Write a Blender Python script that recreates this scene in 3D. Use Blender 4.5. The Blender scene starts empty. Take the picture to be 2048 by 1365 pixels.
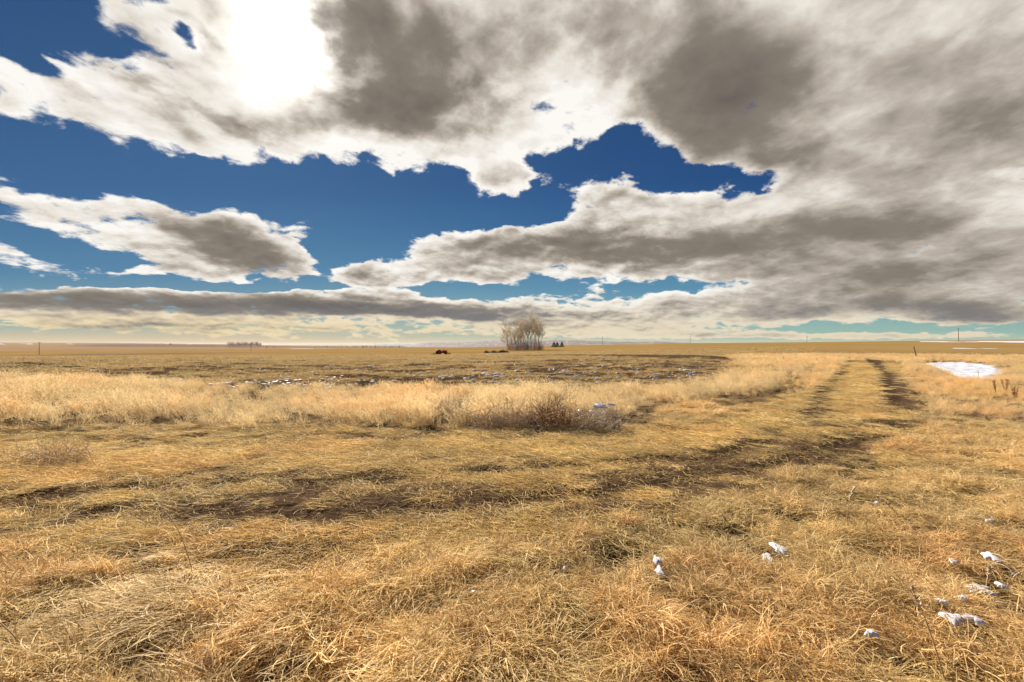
import bpy, bmesh, math, random
import numpy as np
from mathutils import Vector, Matrix

S = bpy.context.scene
C = S.collection
R = math.radians
EYE = 1.5          # camera height above the ground under it
F = 910.0          # focal length in photo pixels (2048 wide)
HZ = 691.0         # photo row of eye level

# ------------------------------------------------------------------ camera
cam_d = bpy.data.cameras.new('camera')
cam_d.sensor_width = 36.0
cam_d.lens = 36.0 * F / 2048.0
cam_d.clip_start = 0.05
cam_d.clip_end = 60000
cam = bpy.data.objects.new('camera', cam_d)
C.objects.link(cam)
cam.location = (0, 0, EYE)
cam.rotation_euler = (R(90) + math.atan((HZ - 682.5) / F), 0, 0)
S.camera = cam
S.view_settings.view_transform = 'Standard'
S.view_settings.look = 'None'
S.view_settings.gamma = 1
S.view_settings.exposure = 0.95
S.cycles.use_denoising = True
S.cycles.max_bounces = 6
S.cycles.diffuse_bounces = 2
S.cycles.transmission_bounces = 4
S.cycles.volume_bounces = 0

SUN_PX, SUN_PY = 590.0, 70.0
SUN_DIR = Vector(((SUN_PX - 1024) / F, 1.0, (HZ - SUN_PY) / F)).normalized()
SUN_EL = math.asin(SUN_DIR.z)
SUN_AZ = math.atan2(SUN_DIR.x, SUN_DIR.y)      # from +Y towards +X

# ------------------------------------------------------------------ node helpers
class G:
    def __init__(self, tree):
        self.t = tree
        self.n = tree.nodes
        self.l = tree.links
    def put(self, sock, v):
        if v is None: return
        if isinstance(v, bpy.types.NodeSocket): self.l.new(v, sock)
        else: sock.default_value = v
    def node(self, typ, **kw):
        nd = self.n.new(typ)
        for k, v in kw.items(): setattr(nd, k, v)
        return nd
    def m(self, op, a, b=None, c=None, clamp=False):
        nd = self.node('ShaderNodeMath', operation=op, use_clamp=clamp)
        self.put(nd.inputs[0], a); self.put(nd.inputs[1], b); self.put(nd.inputs[2], c)
        return nd.outputs[0]
    def vm(self, op, a, b=None, out=0):
        nd = self.node('ShaderNodeVectorMath', operation=op)
        self.put(nd.inputs[0], a)
        if b is not None:
            self.put(nd.inputs['Scale' if op == 'SCALE' else 1], b)
        return nd.outputs['Value'] if out else nd.outputs[0]
    def mr(self, v, a, b, c=0.0, d=1.0, smooth=True):
        nd = self.node('ShaderNodeMapRange', interpolation_type='SMOOTHSTEP' if smooth else 'LINEAR')
        self.put(nd.inputs[0], v)
        for k, x in zip((1, 2, 3, 4), (a, b, c, d)): self.put(nd.inputs[k], x)
        return nd.outputs[0]
    def noise(self, vec, scale, detail=4, rough=0.55, dist=0.0, lac=2.0, color=False, dim='3D', w=None):
        nd = self.node('ShaderNodeTexNoise', noise_dimensions=dim)
        if vec is not None: self.l.new(vec, nd.inputs['Vector'])
        nd.inputs['Scale'].default_value = scale
        nd.inputs['Detail'].default_value = detail
        nd.inputs['Roughness'].default_value = rough
        nd.inputs['Lacunarity'].default_value = lac
        nd.inputs['Distortion'].default_value = dist
        return nd.outputs['Color' if color else 'Fac']
    def mix(self, f, a, b, typ='MIX'):
        nd = self.node('ShaderNodeMix', data_type='RGBA', blend_type=typ)
        self.put(nd.inputs[0], f)
        for k, x in ((6, a), (7, b)):
            if isinstance(x, (tuple, list)) and len(x) == 3: x = (*x, 1.0)
            self.put(nd.inputs[k], x)
        return nd.outputs[2]
    def ramp(self, v, stops, interp='LINEAR'):
        nd = self.node('ShaderNodeValToRGB')
        cr = nd.color_ramp
        cr.interpolation = interp
        while len(cr.elements) < len(stops): cr.elements.new(0.5)
        for e, (p, c) in zip(cr.elements, stops):
            e.position = p; e.color = (*c, 1.0)
        self.put(nd.inputs[0], v)
        return nd.outputs[0]
    def comb(self, x, y, z=0.0):
        nd = self.node('ShaderNodeCombineXYZ')
        self.put(nd.inputs[0], x); self.put(nd.inputs[1], y); self.put(nd.inputs[2], z)
        return nd.outputs[0]

def srgb(r, g, b):
    f = lambda c: (c / 255 / 12.92) if c / 255 <= 0.04045 else ((c / 255 + 0.055) / 1.055) ** 2.4
    return (f(r), f(g), f(b))

# ------------------------------------------------------------------ world: blue sky with broken cloud in front of the sun
def build_world():
    W = bpy.data.worlds.new('World')
    S.world = W
    W.use_nodes = True
    W.node_tree.nodes.clear()
    g = G(W.node_tree)
    tc = g.node('ShaderNodeTexCoord').outputs['Generated']
    sep = g.node('ShaderNodeSeparateXYZ'); g.put(sep.inputs[0], tc)
    x, y, z = sep.outputs
    yc = g.m('MAXIMUM', y, 0.05)
    u = g.m('DIVIDE', x, yc)
    zc = g.m('MAXIMUM', z, 0.0)
    v = g.m('DIVIDE', zc, yc)
    uv = g.comb(u, v, 0.0)
    # cloud sheet: the direction carried up to a flat layer, so clouds crowd towards the horizon
    zz = g.m('ADD', zc, 0.26)
    P = g.comb(g.m('DIVIDE', x, zz), g.m('DIVIDE', y, zz), 0.0)
    rotn = g.node('ShaderNodeMapping'); g.put(rotn.inputs[0], P)
    rotn.inputs['Rotation'].default_value = (0, 0, R(-28)); rotn.inputs['Scale'].default_value = (1.0, 0.95, 1)
    Pr = rotn.outputs[0]
    warp = g.noise(Pr, 4.0, 5, 0.58, color=True)
    wv = g.vm('SUBTRACT', warp, (0.5, 0.5, 0.5))
    wamp = g.m('ADD', g.m('MULTIPLY', v, 0.22), 0.012)
    uvw = g.vm('ADD', uv, g.vm('MULTIPLY', wv, g.comb(g.m('MULTIPLY', wamp, 1.6), wamp, 0.0)))
    nA = g.noise(Pr, 3.6, 8, 0.56, 0.15)
    sv = g.vm('SUBTRACT', (SUN_DIR.x / (SUN_DIR.z + 0.26), SUN_DIR.y / (SUN_DIR.z + 0.26), 0), P)
    sv = g.vm('MULTIPLY', g.vm('NORMALIZE', sv), (0.05, 0.05, 0))
    rot2 = g.node('ShaderNodeMapping'); g.put(rot2.inputs[0], g.vm('ADD', P, sv))
    rot2.inputs['Rotation'].default_value = (0, 0, R(-28)); rot2.inputs['Scale'].default_value = (1.0, 0.95, 1)
    nA2 = g.noise(rot2.outputs[0], 3.6, 7, 0.56, 0.15)
    nB = g.noise(Pr, 12.0, 8, 0.60, 0.35)
    n1 = g.m('ADD', g.m('MULTIPLY', g.m('SUBTRACT', nA, 0.5), 2.5), g.m('MULTIPLY', g.m('SUBTRACT', nB, 0.5), 1.7))
    nb = g.noise(g.vm('ADD', Pr, (7.3, 2.1, 3.0)), 0.9, 4, 0.5)

    def blob(src, px, py, rx, ry, rot=0, w=1.0, a=1.8, b=0.25):
        mp = g.node('ShaderNodeMapping', vector_type='TEXTURE')
        g.put(mp.inputs[0], src)
        mp.inputs['Location'].default_value = ((px - 1024) / F, (HZ - py) / F, 0)
        mp.inputs['Rotation'].default_value = (0, 0, R(-rot))
        mp.inputs['Scale'].default_value = (rx / F, ry / F, 1)
        L = g.vm('LENGTH', mp.outputs[0], out=1)
        return g.mr(L, a, b, 0.0, w)
    def total(src, items, base=0.0, **kw):
        acc = None
        for k, it in enumerate(items):
            if k % 6 == 5:      # evaluate in batches: keeps the shader stack small
                nd = g.node('ShaderNodeVectorMath', operation='MULTIPLY_ADD')
                g.put(nd.inputs[0], acc); nd.inputs[1].default_value = (1e-7, 1e-7, 0); g.put(nd.inputs[2], src)
                src = nd.outputs[0]
            s = blob(src, *it, **kw)
            acc = s if acc is None else g.m('ADD', acc, s)
        return g.m('ADD', acc, base)

    cover = [
        # big bank over the top
        (960, 60, 560, 235, 0, 1.0), (650, 215, 420, 120, 12, .8), (260, 215, 330, 62, 22, .75), (360, 110, 260, 80, 28, .6),
        (1500, 120, 520, 210, 0, 1.25), (1980, 240, 420, 360, 0, 1.0), (30, 185, 160, 48, 25, .75), (580, -10, 200, 90, 0, .6), (15, 240, 70, 30, 25, .5),
        (110, 15, 90, 30, 20, .5), (120, 85, 130, 18, 25, .4),
        (1700, 390, 330, 120, -12, .75), (1750, 520, 520, 105, 0, .95),
        # bank right of centre
        (1180, 495, 380, 62, -4, .95), (930, 520, 190, 45, -12, .55), (1450, 440, 230, 55, -8, .6),
        (1210, 405, 120, 50, -10, .55), (1010, 352, 46, 56, 10, .85), (1085, 375, 80, 40, 10, .4), (1210, 385, 150, 46, 0, .62), (1100, 330, 60, 40, 0, .3), (1420, 335, 110, 20, 10, .35),
        # left cumulus with its tail
        (425, 470, 215, 80, 20, 1.45), (150, 440, 190, 36, 24, .65), (60, 430, 120, 30, 20, .4), (90, 545, 150, 28, 14, .55), (330, 547, 120, 10, 2, .5),
        (5, 500, 50, 18, 12, .5), (735, 556, 84, 36, 12, 1.2), (960, 505, 190, 36, -10, .3), (622, 452, 34, 26, 40, .42), (60, 318, 60, 9, 18, .45),
        (880, 468, 32, 12, 0, .42),
        # low bands
        (230, 612, 900, 31, 1.5, 1.0), (980, 630, 320, 24, 4, .85), (300, 652, 520, 22, 2, .75), (330, 583, 150, 8, 0, .5),
        (1180, 580, 90, 9, 3, .5), (1430, 590, 150, 14, -4, .6), (1330, 632, 300, 18, -4, .7), (1700, 608, 460, 36, -5, .85),
        (1990, 625, 130, 30, 0, .9), (1420, 670, 420, 7, 0, .55), (870, 664, 130, 8, 0, .4), (1700, 672, 260, 7, 0, .5), (1300, 650, 60, 10, 0, .4), (1510, 652, 55, 10, 0, .5),
        (1160, 606, 200, 10, 0, .5),
        # blue gaps
        (1270, 298, 80, 40, 0, -1.1), (1130, 325, 120, 30, 8, -.62), (1430, 380, 120, 46, 0, -1.0), (1330, 345, 130, 34, 0, -.62), (1020, 420, 110, 22, 0, -.4), (930, 345, 50, 30, 0, -.5), (1560, 350, 90, 24, -15, -.55), (1090, 400, 60, 30, 0, -.3), (1680, 195, 45, 18, -30, -.42),
        (1980, 345, 110, 14, -8, -.5), (1750, 655, 420, 11, 0, -.6), (1000, 665, 300, 7, 0, -.3), (1300, 578, 330, 9, 0, -.35), (355, 65, 36, 22, 35, -.7),
        (150, 55, 200, 45, 20, -.5), (20, 120, 60, 30, 0, -.3), (330, 75, 60, 26, 35, -.5), (690, 515, 40, 26, 0, -.5), (640, 575, 200, 8, 0, -.4), (620, 640, 60, 8, 0, -.2), (640, 385, 400, 46, 4, -.7), (1000, 415, 130, 30, -10, -.4), (250, 365, 260, 24, 18, -.4), (670, 505, 46, 50, 10, -.95), (1120, 375, 80, 56, 0, -1.25), (1000, 430, 80, 16, 0, -.4), (330, 570, 330, 7, 1, -.5), (500, 400, 420, 30, 6, -.35), (560, 565, 90, 12, 0, -.4), (1000, 575, 240, 12, 0, -.5), (950, 650, 180, 8, 0, -.4), (640, 520, 26, 40, 0, -.45), (250, 570, 420, 6, 1, -.4),
    ]
    M = total(uvw, cover)
    M = g.m('MINIMUM', M, 1.36)
    D = g.m('ADD', g.m('SUBTRACT', M, 0.55), n1)
    alpha = g.mr(D, -0.04, 0.34)
    dark = [
        (800, 120, 175, 150, 15, .68), (700, 215, 180, 46, -8, .5), (860, 210, 110, 70, 0, .28), (690, 40, 70, 70, 0, .5), (860, 70, 60, 70, 0, .25),
        (1390, 130, 220, 150, 20, .52), (1480, 190, 130, 110, 0, .35), (1130, 20, 120, 60, 0, .12), (2010, 190, 200, 120, 0, .28), (1900, 60, 330, 130, 0, .10), (1800, 420, 500, 300, 0, .06), (1720, 330, 420, 220, 0, .06), (1120, 130, 130, 180, 0, -.12), (1500, 250, 200, 120, 0, .2),
        (440, 490, 150, 38, 20, .62), (500, 525, 90, 20, 15, .25), (740, 552, 46, 18, 10, .38),
        (1190, 490, 240, 36, -2, .62), (1560, 470, 260, 30, -6, .35), (1800, 530, 420, 75, 0, .26), (1650, 470, 250, 50, -4, .15), (1200, 545, 200, 14, 0, .15),
        (330, 606, 700, 17, 1.5, 1.0), (820, 626, 280, 9, 4, .55), (1980, 632, 140, 28, 0, .5), (1700, 610, 330, 22, -3, .25), (300, 660, 380, 10, 0, .25),
        (560, 110, 165, 165, 0, -.30), (300, 165, 220, 13, 28, .26), (420, 235, 200, 12, 26, .24), (160, 190, 150, 11, 26, .22), (420, 90, 160, 12, 40, .2), (1050, 250, 200, 80, 0, -.12), (760, 300, 260, 36, 0, -.30),
    ]
    nd = g.node('ShaderNodeVectorMath', operation='MULTIPLY_ADD')
    g.put(nd.inputs[0], D); nd.inputs[1].default_value = (1e-7, 1e-7, 0); g.put(nd.inputs[2], uvw)
    T = total(nd.outputs[0], dark, a=1.65, b=0.1)
    T = g.m('ADD', T, g.m('MULTIPLY', g.m('SUBTRACT', D, 0.42), 0.58))
    calm = g.mr(u, 0.15, 0.75, 1.0, 0.45)
    T = g.m('ADD', T, g.m('MULTIPLY', g.m('SUBTRACT', nb, 0.5), 0.6))
    T = g.m('ADD', T, g.m('MULTIPLY', g.m('MULTIPLY', g.m('SUBTRACT', nA2, nA), 2.7), calm))
    T = g.m('ADD', T, g.m('MULTIPLY', g.m('SUBTRACT', nB, 0.5), -0.42))
    T = g.m('ADD', g.m('MULTIPLY', T, 0.80), 0.12)
    T = g.m('ADD', g.m('MINIMUM', T, 0.66), g.m('MULTIPLY', g.m('MAXIMUM', g.m('SUBTRACT', T, 0.66), 0.0), 0.5), clamp=True)
    ccol = g.ramp(T, [(0.0, srgb(252, 249, 243)), (0.22, srgb(232, 225, 215)), (0.45, srgb(186, 176, 164)), (0.70, srgb(135, 126, 115)), (1.0, srgb(98, 92, 86))])
    # the lowest clouds are seen through more air: yellow on the left, grey blue in their shade
    lowf = g.mr(v, 0.125, 0.03)
    leftf = g.mr(u, 0.35, -0.75)
    lowlit = g.mix(leftf, srgb(222, 208, 178), srgb(228, 205, 152))
    lowcol = g.mix(g.mr(T, 0.12, 0.75), lowlit, srgb(112, 116, 124))
    ccol = g.mix(g.m('MULTIPLY', lowf, 0.85), ccol, lowcol)
    # clear sky
    sky = g.node('ShaderNodeTexSky', sky_type='NISHITA')
    sky.sun_disc = False
    sky.sun_elevation = SUN_EL
    sky.sun_rotation = SUN_AZ
    sky.altitude = 1000; sky.air_density = 1.0; sky.dust_density = 0.3; sky.ozone_density = 1.5
    nish = g.vm('SCALE', sky.outputs[0], 0.07)
    gl = g.ramp(g.m('MULTIPLY', v, 1.25), [(0.0, srgb(214, 184, 146)), (0.022, srgb(200, 182, 150)), (0.05, srgb(160, 176, 162)), (0.10, srgb(122, 160, 172)), (0.2, srgb(78, 130, 166)),
                                            (0.42, srgb(56, 102, 150)), (0.7, srgb(46, 88, 136)), (1.0, srgb(40, 80, 128))])
    gr = g.ramp(g.m('MULTIPLY', v, 1.25), [(0.0, srgb(196, 198, 172)), (0.03, srgb(150, 188, 172)), (0.08, srgb(134, 176, 180)), (0.15, srgb(88, 146, 176)), (0.3, srgb(40, 98, 150)),
                                            (0.45, srgb(30, 76, 130)), (0.7, srgb(26, 68, 120)), (1.0, srgb(30, 68, 120))])
    grad = g.mix(g.mr(u, -0.75, 0.55), gl, gr)
    clear = g.mix(0.12, grad, g.vm('MULTIPLY', nish, (0.42, 0.52, 0.62)))
    col = g.mix(alpha, clear, ccol)
    # the veiled sun
    dt = g.vm('DOT_PRODUCT', tc, tuple(SUN_DIR), out=1)
    ang = g.m('ARCCOSINE', g.m('MINIMUM', dt, 0.99999))
    thin = g.mr(T, 0.75, 0.2)
    glow = g.m('MULTIPLY', g.m('POWER', g.mr(ang, 0.21, 0.0, smooth=False), 1.8), g.m('MULTIPLY', thin, g.m('ADD', g.m('MULTIPLY', alpha, 0.85), 0.06)))
    glow = g.m('ADD', glow, g.m('MULTIPLY', g.m('MULTIPLY', g.mr(ang, 0.11, 0.02), g.mr(T, .95, .3)), 0.9))
    col = g.mix(1.0, col, g.vm('SCALE', (1.0, 0.965, 0.90), g.m('MULTIPLY', glow, 0.8)), 'ADD')
    bg = g.node('ShaderNodeBackground')
    g.put(bg.inputs[0], col); bg.inputs[1].default_value = 0.52
    out = g.node('ShaderNodeOutputWorld')
    g.l.new(bg.outputs[0], out.inputs[0])
    W.cycles.sampling_method = 'MANUAL'
    W.cycles.sample_map_resolution = 512
build_world()

sun_d = bpy.data.lights.new('sun', 'SUN')
sun_d.energy = 5.0
sun_d.angle = R(0.7)
sun_d.color = (1.0, 0.93, 0.82)
sun = bpy.data.objects.new('sun', sun_d)
C.objects.link(sun)
sun.rotation_euler = (-SUN_DIR).to_track_quat('-Z', 'Y').to_euler()
sun.location = (-20, 60, 60)
#@@GEOM
# ------------------------------------------------------------------ numpy noise
def _hash(ix, iy, seed):
    h = (ix.astype(np.int64) * 374761393 + iy.astype(np.int64) * 668265263 + seed * 974711) & 0xFFFFFFFF
    h = ((h ^ (h >> 13)) * 1274126177) & 0xFFFFFFFF
    return ((h ^ (h >> 16)) & 0xFFFF) / 65535.0
def vnoise(x, y, seed=0):
    ix = np.floor(x); iy = np.floor(y)
    fx = x - ix; fy = y - iy
    ux = fx * fx * fx * (fx * (fx * 6 - 15) + 10); uy = fy * fy * fy * (fy * (fy * 6 - 15) + 10)
    a = _hash(ix, iy, seed); b = _hash(ix + 1, iy, seed); c = _hash(ix, iy + 1, seed); d = _hash(ix + 1, iy + 1, seed)
    return (a * (1 - ux) + b * ux) * (1 - uy) + (c * (1 - ux) + d * ux) * uy
def fbm(x, y, octs=4, seed=0, gain=0.5):
    s = 0; a = 1.0; t = 0
    for o in range(octs):
        s = s + a * vnoise(x * 2 ** o + 17.3 * o, y * 2 ** o - 9.1 * o, seed + o); t += a; a *= gain
    return s / t
def sstep(x, a, b):
    t = np.clip((x - a) / (b - a), 0, 1)
    return t * t * (3 - 2 * t)

# ------------------------------------------------------------------ terrain: rows are distances, columns bearings, values how far below/above eye level (photo rows) that ground lies
T_PX = np.array([-1400, 0, 300, 600, 900, 1100, 1400, 1650, 1850, 2048, 3400], float)
T_ROWS = [
    (45,   [721.5, 721.5, 721.5, 721.5, 721.5, 721.3, 720, 717, 716.5, 715, 715]),
    (80,   [716, 716, 715.5, 715, 714.5, 713, 709, 703.5, 704, 703, 703]),
    (110,  [714.5, 714.5, 714, 713.2, 712.3, 709.5, 704, 697, 698, 697.5, 697]),
    (140,  [713.5, 713.5, 712.6, 711.6, 710.4, 706, 699, 692, 693, 692.5, 692]),
    (160,  [713, 713, 711.8, 710.4, 708.2, 704, 696.5, 689.5, 690, 690, 690]),
    (220,  [712, 712, 709.8, 707, 703, 700.5, 692.5, 686.5, 685.5, 685, 684]),
    (300,  [711, 711, 707.5, 704.5, 699.5, 696, 689.8, 685.2, 683.2, 681.2, 680]),
    (450,  [705, 705, 704, 702.8, 697.7, 693, 687.4, 684.8, 682.2, 679.6, 679]),
    (700,  [699, 699, 699, 698.4, 696.7, 691.3, 686.3, 684.6, 681.9, 679.2, 678]),
    (1000, [696.5, 696.5, 696.8, 697, 696.3, 691.2, 686.6, 685, 682.4, 680, 679]),
    (1600, [693.5, 693.5, 694.5, 696, 696, 693, 689, 687, 685, 683, 683]),
    (3000, [688, 688, 689, 695.0, 695.8, 695, 692, 690, 689, 688, 688]),
    (4500, [684.6, 684.8, 685.4, 692.6, 695.3, 694, 691, 690, 690, 690, 690]),
    (6500, [688, 688, 689, 693.6, 694.6, 693, 692, 691, 691, 691, 691]),
    (16000, [690.5, 690.5, 690.5, 691.0, 691.2, 691, 691, 691, 691, 691, 691]),
]
_ld = np.log(np.array([2.0, 12.0, 28.0] + [r[0] for r in T_ROWS]))
_zt = np.zeros((len(_ld), len(T_PX)))
for i, (d, row) in enumerate(T_ROWS): _zt[i + 3] = EYE + (HZ - np.array(row)) / F * d
_LD = np.linspace(math.log(2), math.log(16000), 500)
_PX = np.linspace(-1400, 3400, 300)
_tmp = np.array([np.interp(_PX, T_PX, _zt[i]) for i in range(len(_ld))])
_ZT = np.array([np.interp(_LD, _ld, _tmp[:, j]) for j in range(len(_PX))]).T
def _blur(A, n, ax):
    k = np.hanning(2 * n + 3)[1:-1]; k /= k.sum()
    pad = [(0, 0), (0, 0)]; pad[ax] = (n, n)
    B = np.pad(A, pad, mode='edge')
    return np.apply_along_axis(lambda v: np.convolve(v, k, 'valid'), ax, B)
_ZT = _blur(_blur(_ZT, 9, 0), 14, 1)
COS0 = math.cos(R(66))
def base_z(x, y):
    r = np.hypot(x, y) + 1e-6
    d = np.maximum(y, r * COS0)
    px = 1024 + F * np.clip(x / np.maximum(d, 1e-6), -2.6, 2.6)
    back = sstep(-y / r, 0.0, 0.9)
    px = px * (1 - back) + 1024 * back
    fi = np.clip((np.log(np.clip(d, 2, 15999)) - _LD[0]) / (_LD[1] - _LD[0]), 0, len(_LD) - 1.001)
    fj = np.clip((px - _PX[0]) / (_PX[1] - _PX[0]), 0, len(_PX) - 1.001)
    i = fi.astype(int); j = fj.astype(int); a = fi - i; b = fj - j
    z = (_ZT[i, j] * (1 - a) + _ZT[i + 1, j] * a) * (1 - b) + (_ZT[i, j + 1] * (1 - a) + _ZT[i + 1, j + 1] * a) * b
    return z
_gy = np.exp(np.linspace(math.log(1.3), math.log(16000), 4000))
def gp(px, py):
    """where a sight line at this bearing and slope first meets the smooth ground"""
    x = (px - 1024) / F * _gy
    q = HZ - (base_z(x, _gy) - EYE) * F / _gy
    k = np.argmax(q <= py) if (q <= py).any() else len(q) - 1
    return (x[k], _gy[k])
def gpl(pts): return np.array([gp(*p) for p in pts])

def poly_dist(x, y, pts):
    best = np.full(x.shape, 1e9)
    for (ax, ay), (bx, by) in zip(pts[:-1], pts[1:]):
        dx, dy = bx - ax, by - ay
        t = np.clip(((x - ax) * dx + (y - ay) * dy) / (dx * dx + dy * dy + 1e-9), 0, 1)
        best = np.minimum(best, np.hypot(x - ax - t * dx, y - ay - t * dy))
    return best
def in_poly(x, y, pts):
    c = np.zeros(x.shape, bool); n = len(pts)
    for i in range(n):
        ax, ay = pts[i]; bx, by = pts[(i + 1) % n]
        if ay == by: continue
        c ^= ((ay > y) != (by > y)) & (x < (bx - ax) * (y - ay) / (by - ay) + ax)
    return c
def sdist(x, y, pts):
    d = poly_dist(x, y, list(pts) + [pts[0]])
    return np.where(in_poly(x, y, pts), d, -d)

RUT_R = gpl([(1690, 715), (1745, 721), (1775, 745), (1790, 775), (1803, 805), (1812, 835), (1795, 858), (1740, 880), (1640, 915), (1500, 945), (1380, 966), (1250, 992), (1050, 1012), (850, 1030), (600, 1044), (300, 1036), (120, 1024), (-150, 1012)])
RUT_L = gpl([(1700, 722), (1690, 738), (1670, 762), (1652, 795), (1632, 830), (1580, 868), (1500, 898), (1400, 918), (1280, 930), (1100, 948), (900, 962), (700, 968), (420, 974), (160, 988), (-150, 1002)])
TRACK = gpl([(-250, 885), (400, 892), (800, 885), (1200, 880), (1450, 838), (1585, 790), (1655, 752), (1690, 722), (1800, 722), (1840, 790), (1855, 850), (1800, 895), (1600, 965), (1420, 1030), (1250, 1075), (1000, 1130), (600, 1172), (300, 1180), (-250, 1150)])
TALL = gpl([(-300, 858), (0, 856), (350, 862), (700, 862), (1000, 850), (1250, 838), (1430, 806), (1560, 778), (1640, 742), (1660, 728), (1560, 735), (1430, 758), (1250, 782), (1050, 784), (850, 786), (600, 778), (400, 772), (150, 764), (-300, 757)])
POND = gpl([(1846, 725), (1862, 721.5), (1904, 721.2), (1961, 724), (1985, 728), (2009, 734), (2006, 742), (1994, 752), (1995, 758), (1961, 758), (1924, 756), (1912, 749), (1895, 741), (1868, 733)])
MUDZONE = gpl([(-250, 985), (300, 972), (600, 955), (1100, 938), (1380, 905), (1520, 920), (1480, 960), (1360, 1000), (1220, 1058), (950, 1082), (500, 1075), (100, 1050), (-250, 1040)])
MUDMID = gpl([(640, 955), (780, 975), (900, 985), (1120, 972), (1350, 940), (1480, 915)])
RANGE_MUD = gpl([(-200, 772), (300, 771), (560, 768), (800, 771), (1000, 764), (1250, 752), (1450, 742)])
BERM = gpl([(1060, 712), (1130, 711), (1250, 713), (1400, 716), (1520, 721)])
BUSH = np.array(gp(1075, 862))
HOLLOWS = [gp(*p) for p in [(1790, 848), (770, 908), (395, 953), (245, 953), (1640, 848), (960, 1168), (1130, 1150), (1260, 1125), (1180, 1320)]]
HW = [.62, .25, .25, .22, .2, .16, .14, .16, .12]

def track_w(x, y):
    return sstep(sdist(x, y, TRACK) + (fbm(x * 1.6, y * 1.6, 3, 5) - .5) * .9, -.15, .45)
def tall_w(x, y):
    s = sdist(x, y, TALL)
    return sstep(s + (fbm(x * .8, y * .8, 3, 9) - .5) * 1.6, -.25, .7)
def height(x, y, fine=True):
    z = base_z(x, y)
    r = np.hypot(x, y)
    near = sstep(r, 140, 40)
    z = z + near * (fbm(x * .22, y * .22, 3, 31) - .5) * .16
    n = near > 0
    zz = np.zeros_like(z)
    xs, ys = x[n], y[n]
    tw = track_w(xs, ys)
    zr = (1 - tw) * ((fbm(xs * 1.6, ys * 1.6, 3, 33) - .5) * .085 - sstep(fbm(xs * 2.8, ys * 2.8, 3, 87), .46, .58) * .05) + (fbm(xs * 7, ys * 7, 2, 35) - .5) * .03
    dr = np.minimum(poly_dist(xs, ys, RUT_R), poly_dist(xs, ys, RUT_L))
    zr -= .035 * np.exp(-(dr / .2) ** 2) - .012 * np.exp(-((dr - .38) / .15) ** 2)
    sp = sdist(xs, ys, POND)
    zr -= .30 * sstep(sp, -1.2, 1.0)
    for (hx, hy), w in zip(HOLLOWS, HW):
        zr -= .035 * np.exp(-((xs - hx) ** 2 + (ys - hy) ** 2) / w ** 2)
    bd = poly_dist(xs, ys, BERM)
    zr += .35 * np.exp(-(bd / 3.0) ** 2) * sstep(ys, 40, 60)
    zz[n] = zr * near[n]
    far = sstep(r, 900, 3000)
    return z + zz + far * (fbm(x * .0009, y * .0009, 4, 41) - .5) * 14 * sstep(r, 16000, 9000)

# ------------------------------------------------------------------ mesh helpers
def mesh_np(name, co, faces, mat=None, smooth=True, attrs=None):
    """co (n,3); faces (m,3) or (m,4)"""
    me = bpy.data.meshes.new(name)
    co = np.asarray(co, np.float32); faces = np.asarray(faces, np.int32)
    k = faces.shape[1]
    me.vertices.add(len(co)); me.vertices.foreach_set('co', co.ravel())
    me.loops.add(faces.size); me.loops.foreach_set('vertex_index', faces.ravel())
    me.polygons.add(len(faces)); me.polygons.foreach_set('loop_start', np.arange(0, faces.size, k, dtype=np.int32))
    me.polygons.foreach_set('loop_total', np.full(len(faces), k, np.int32))
    if smooth: me.polygons.foreach_set('use_smooth', np.ones(len(faces), bool))
    for an, (typ, val) in (attrs or {}).items():
        at = me.attributes.new(an, typ, 'POINT')
        at.data.foreach_set({'FLOAT': 'value', 'INT': 'value', 'FLOAT_VECTOR': 'vector', 'FLOAT_COLOR': 'color'}[typ], np.asarray(val).ravel())
    me.update(calc_edges=True)
    if mat: me.materials.append(mat)
    return me
def link(name, me, parent=None, loc=None):
    o = bpy.data.objects.new(name, me); C.objects.link(o)
    if parent: o.parent = parent
    if loc is not None: o.location = loc
    return o
def tag(o, label, cat, group=None, kind=None):
    o['label'] = label; o['category'] = cat
    if group: o['group'] = group
    if kind: o['kind'] = kind
    return o
def empty(name, loc, rz=0.0):
    o = bpy.data.objects.new(name, None); C.objects.link(o)
    o.empty_display_size = 0.3; o.location = loc; o.rotation_euler = (0, 0, rz)
    return o
def copy_thing(o):
    c = o.copy(); C.objects.link(c)
    for ch in list(o.children):
        d = ch.copy(); C.objects.link(d); d.parent = c
        for s in list(ch.children):
            e = s.copy(); C.objects.link(e); e.parent = d
    return c
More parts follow.
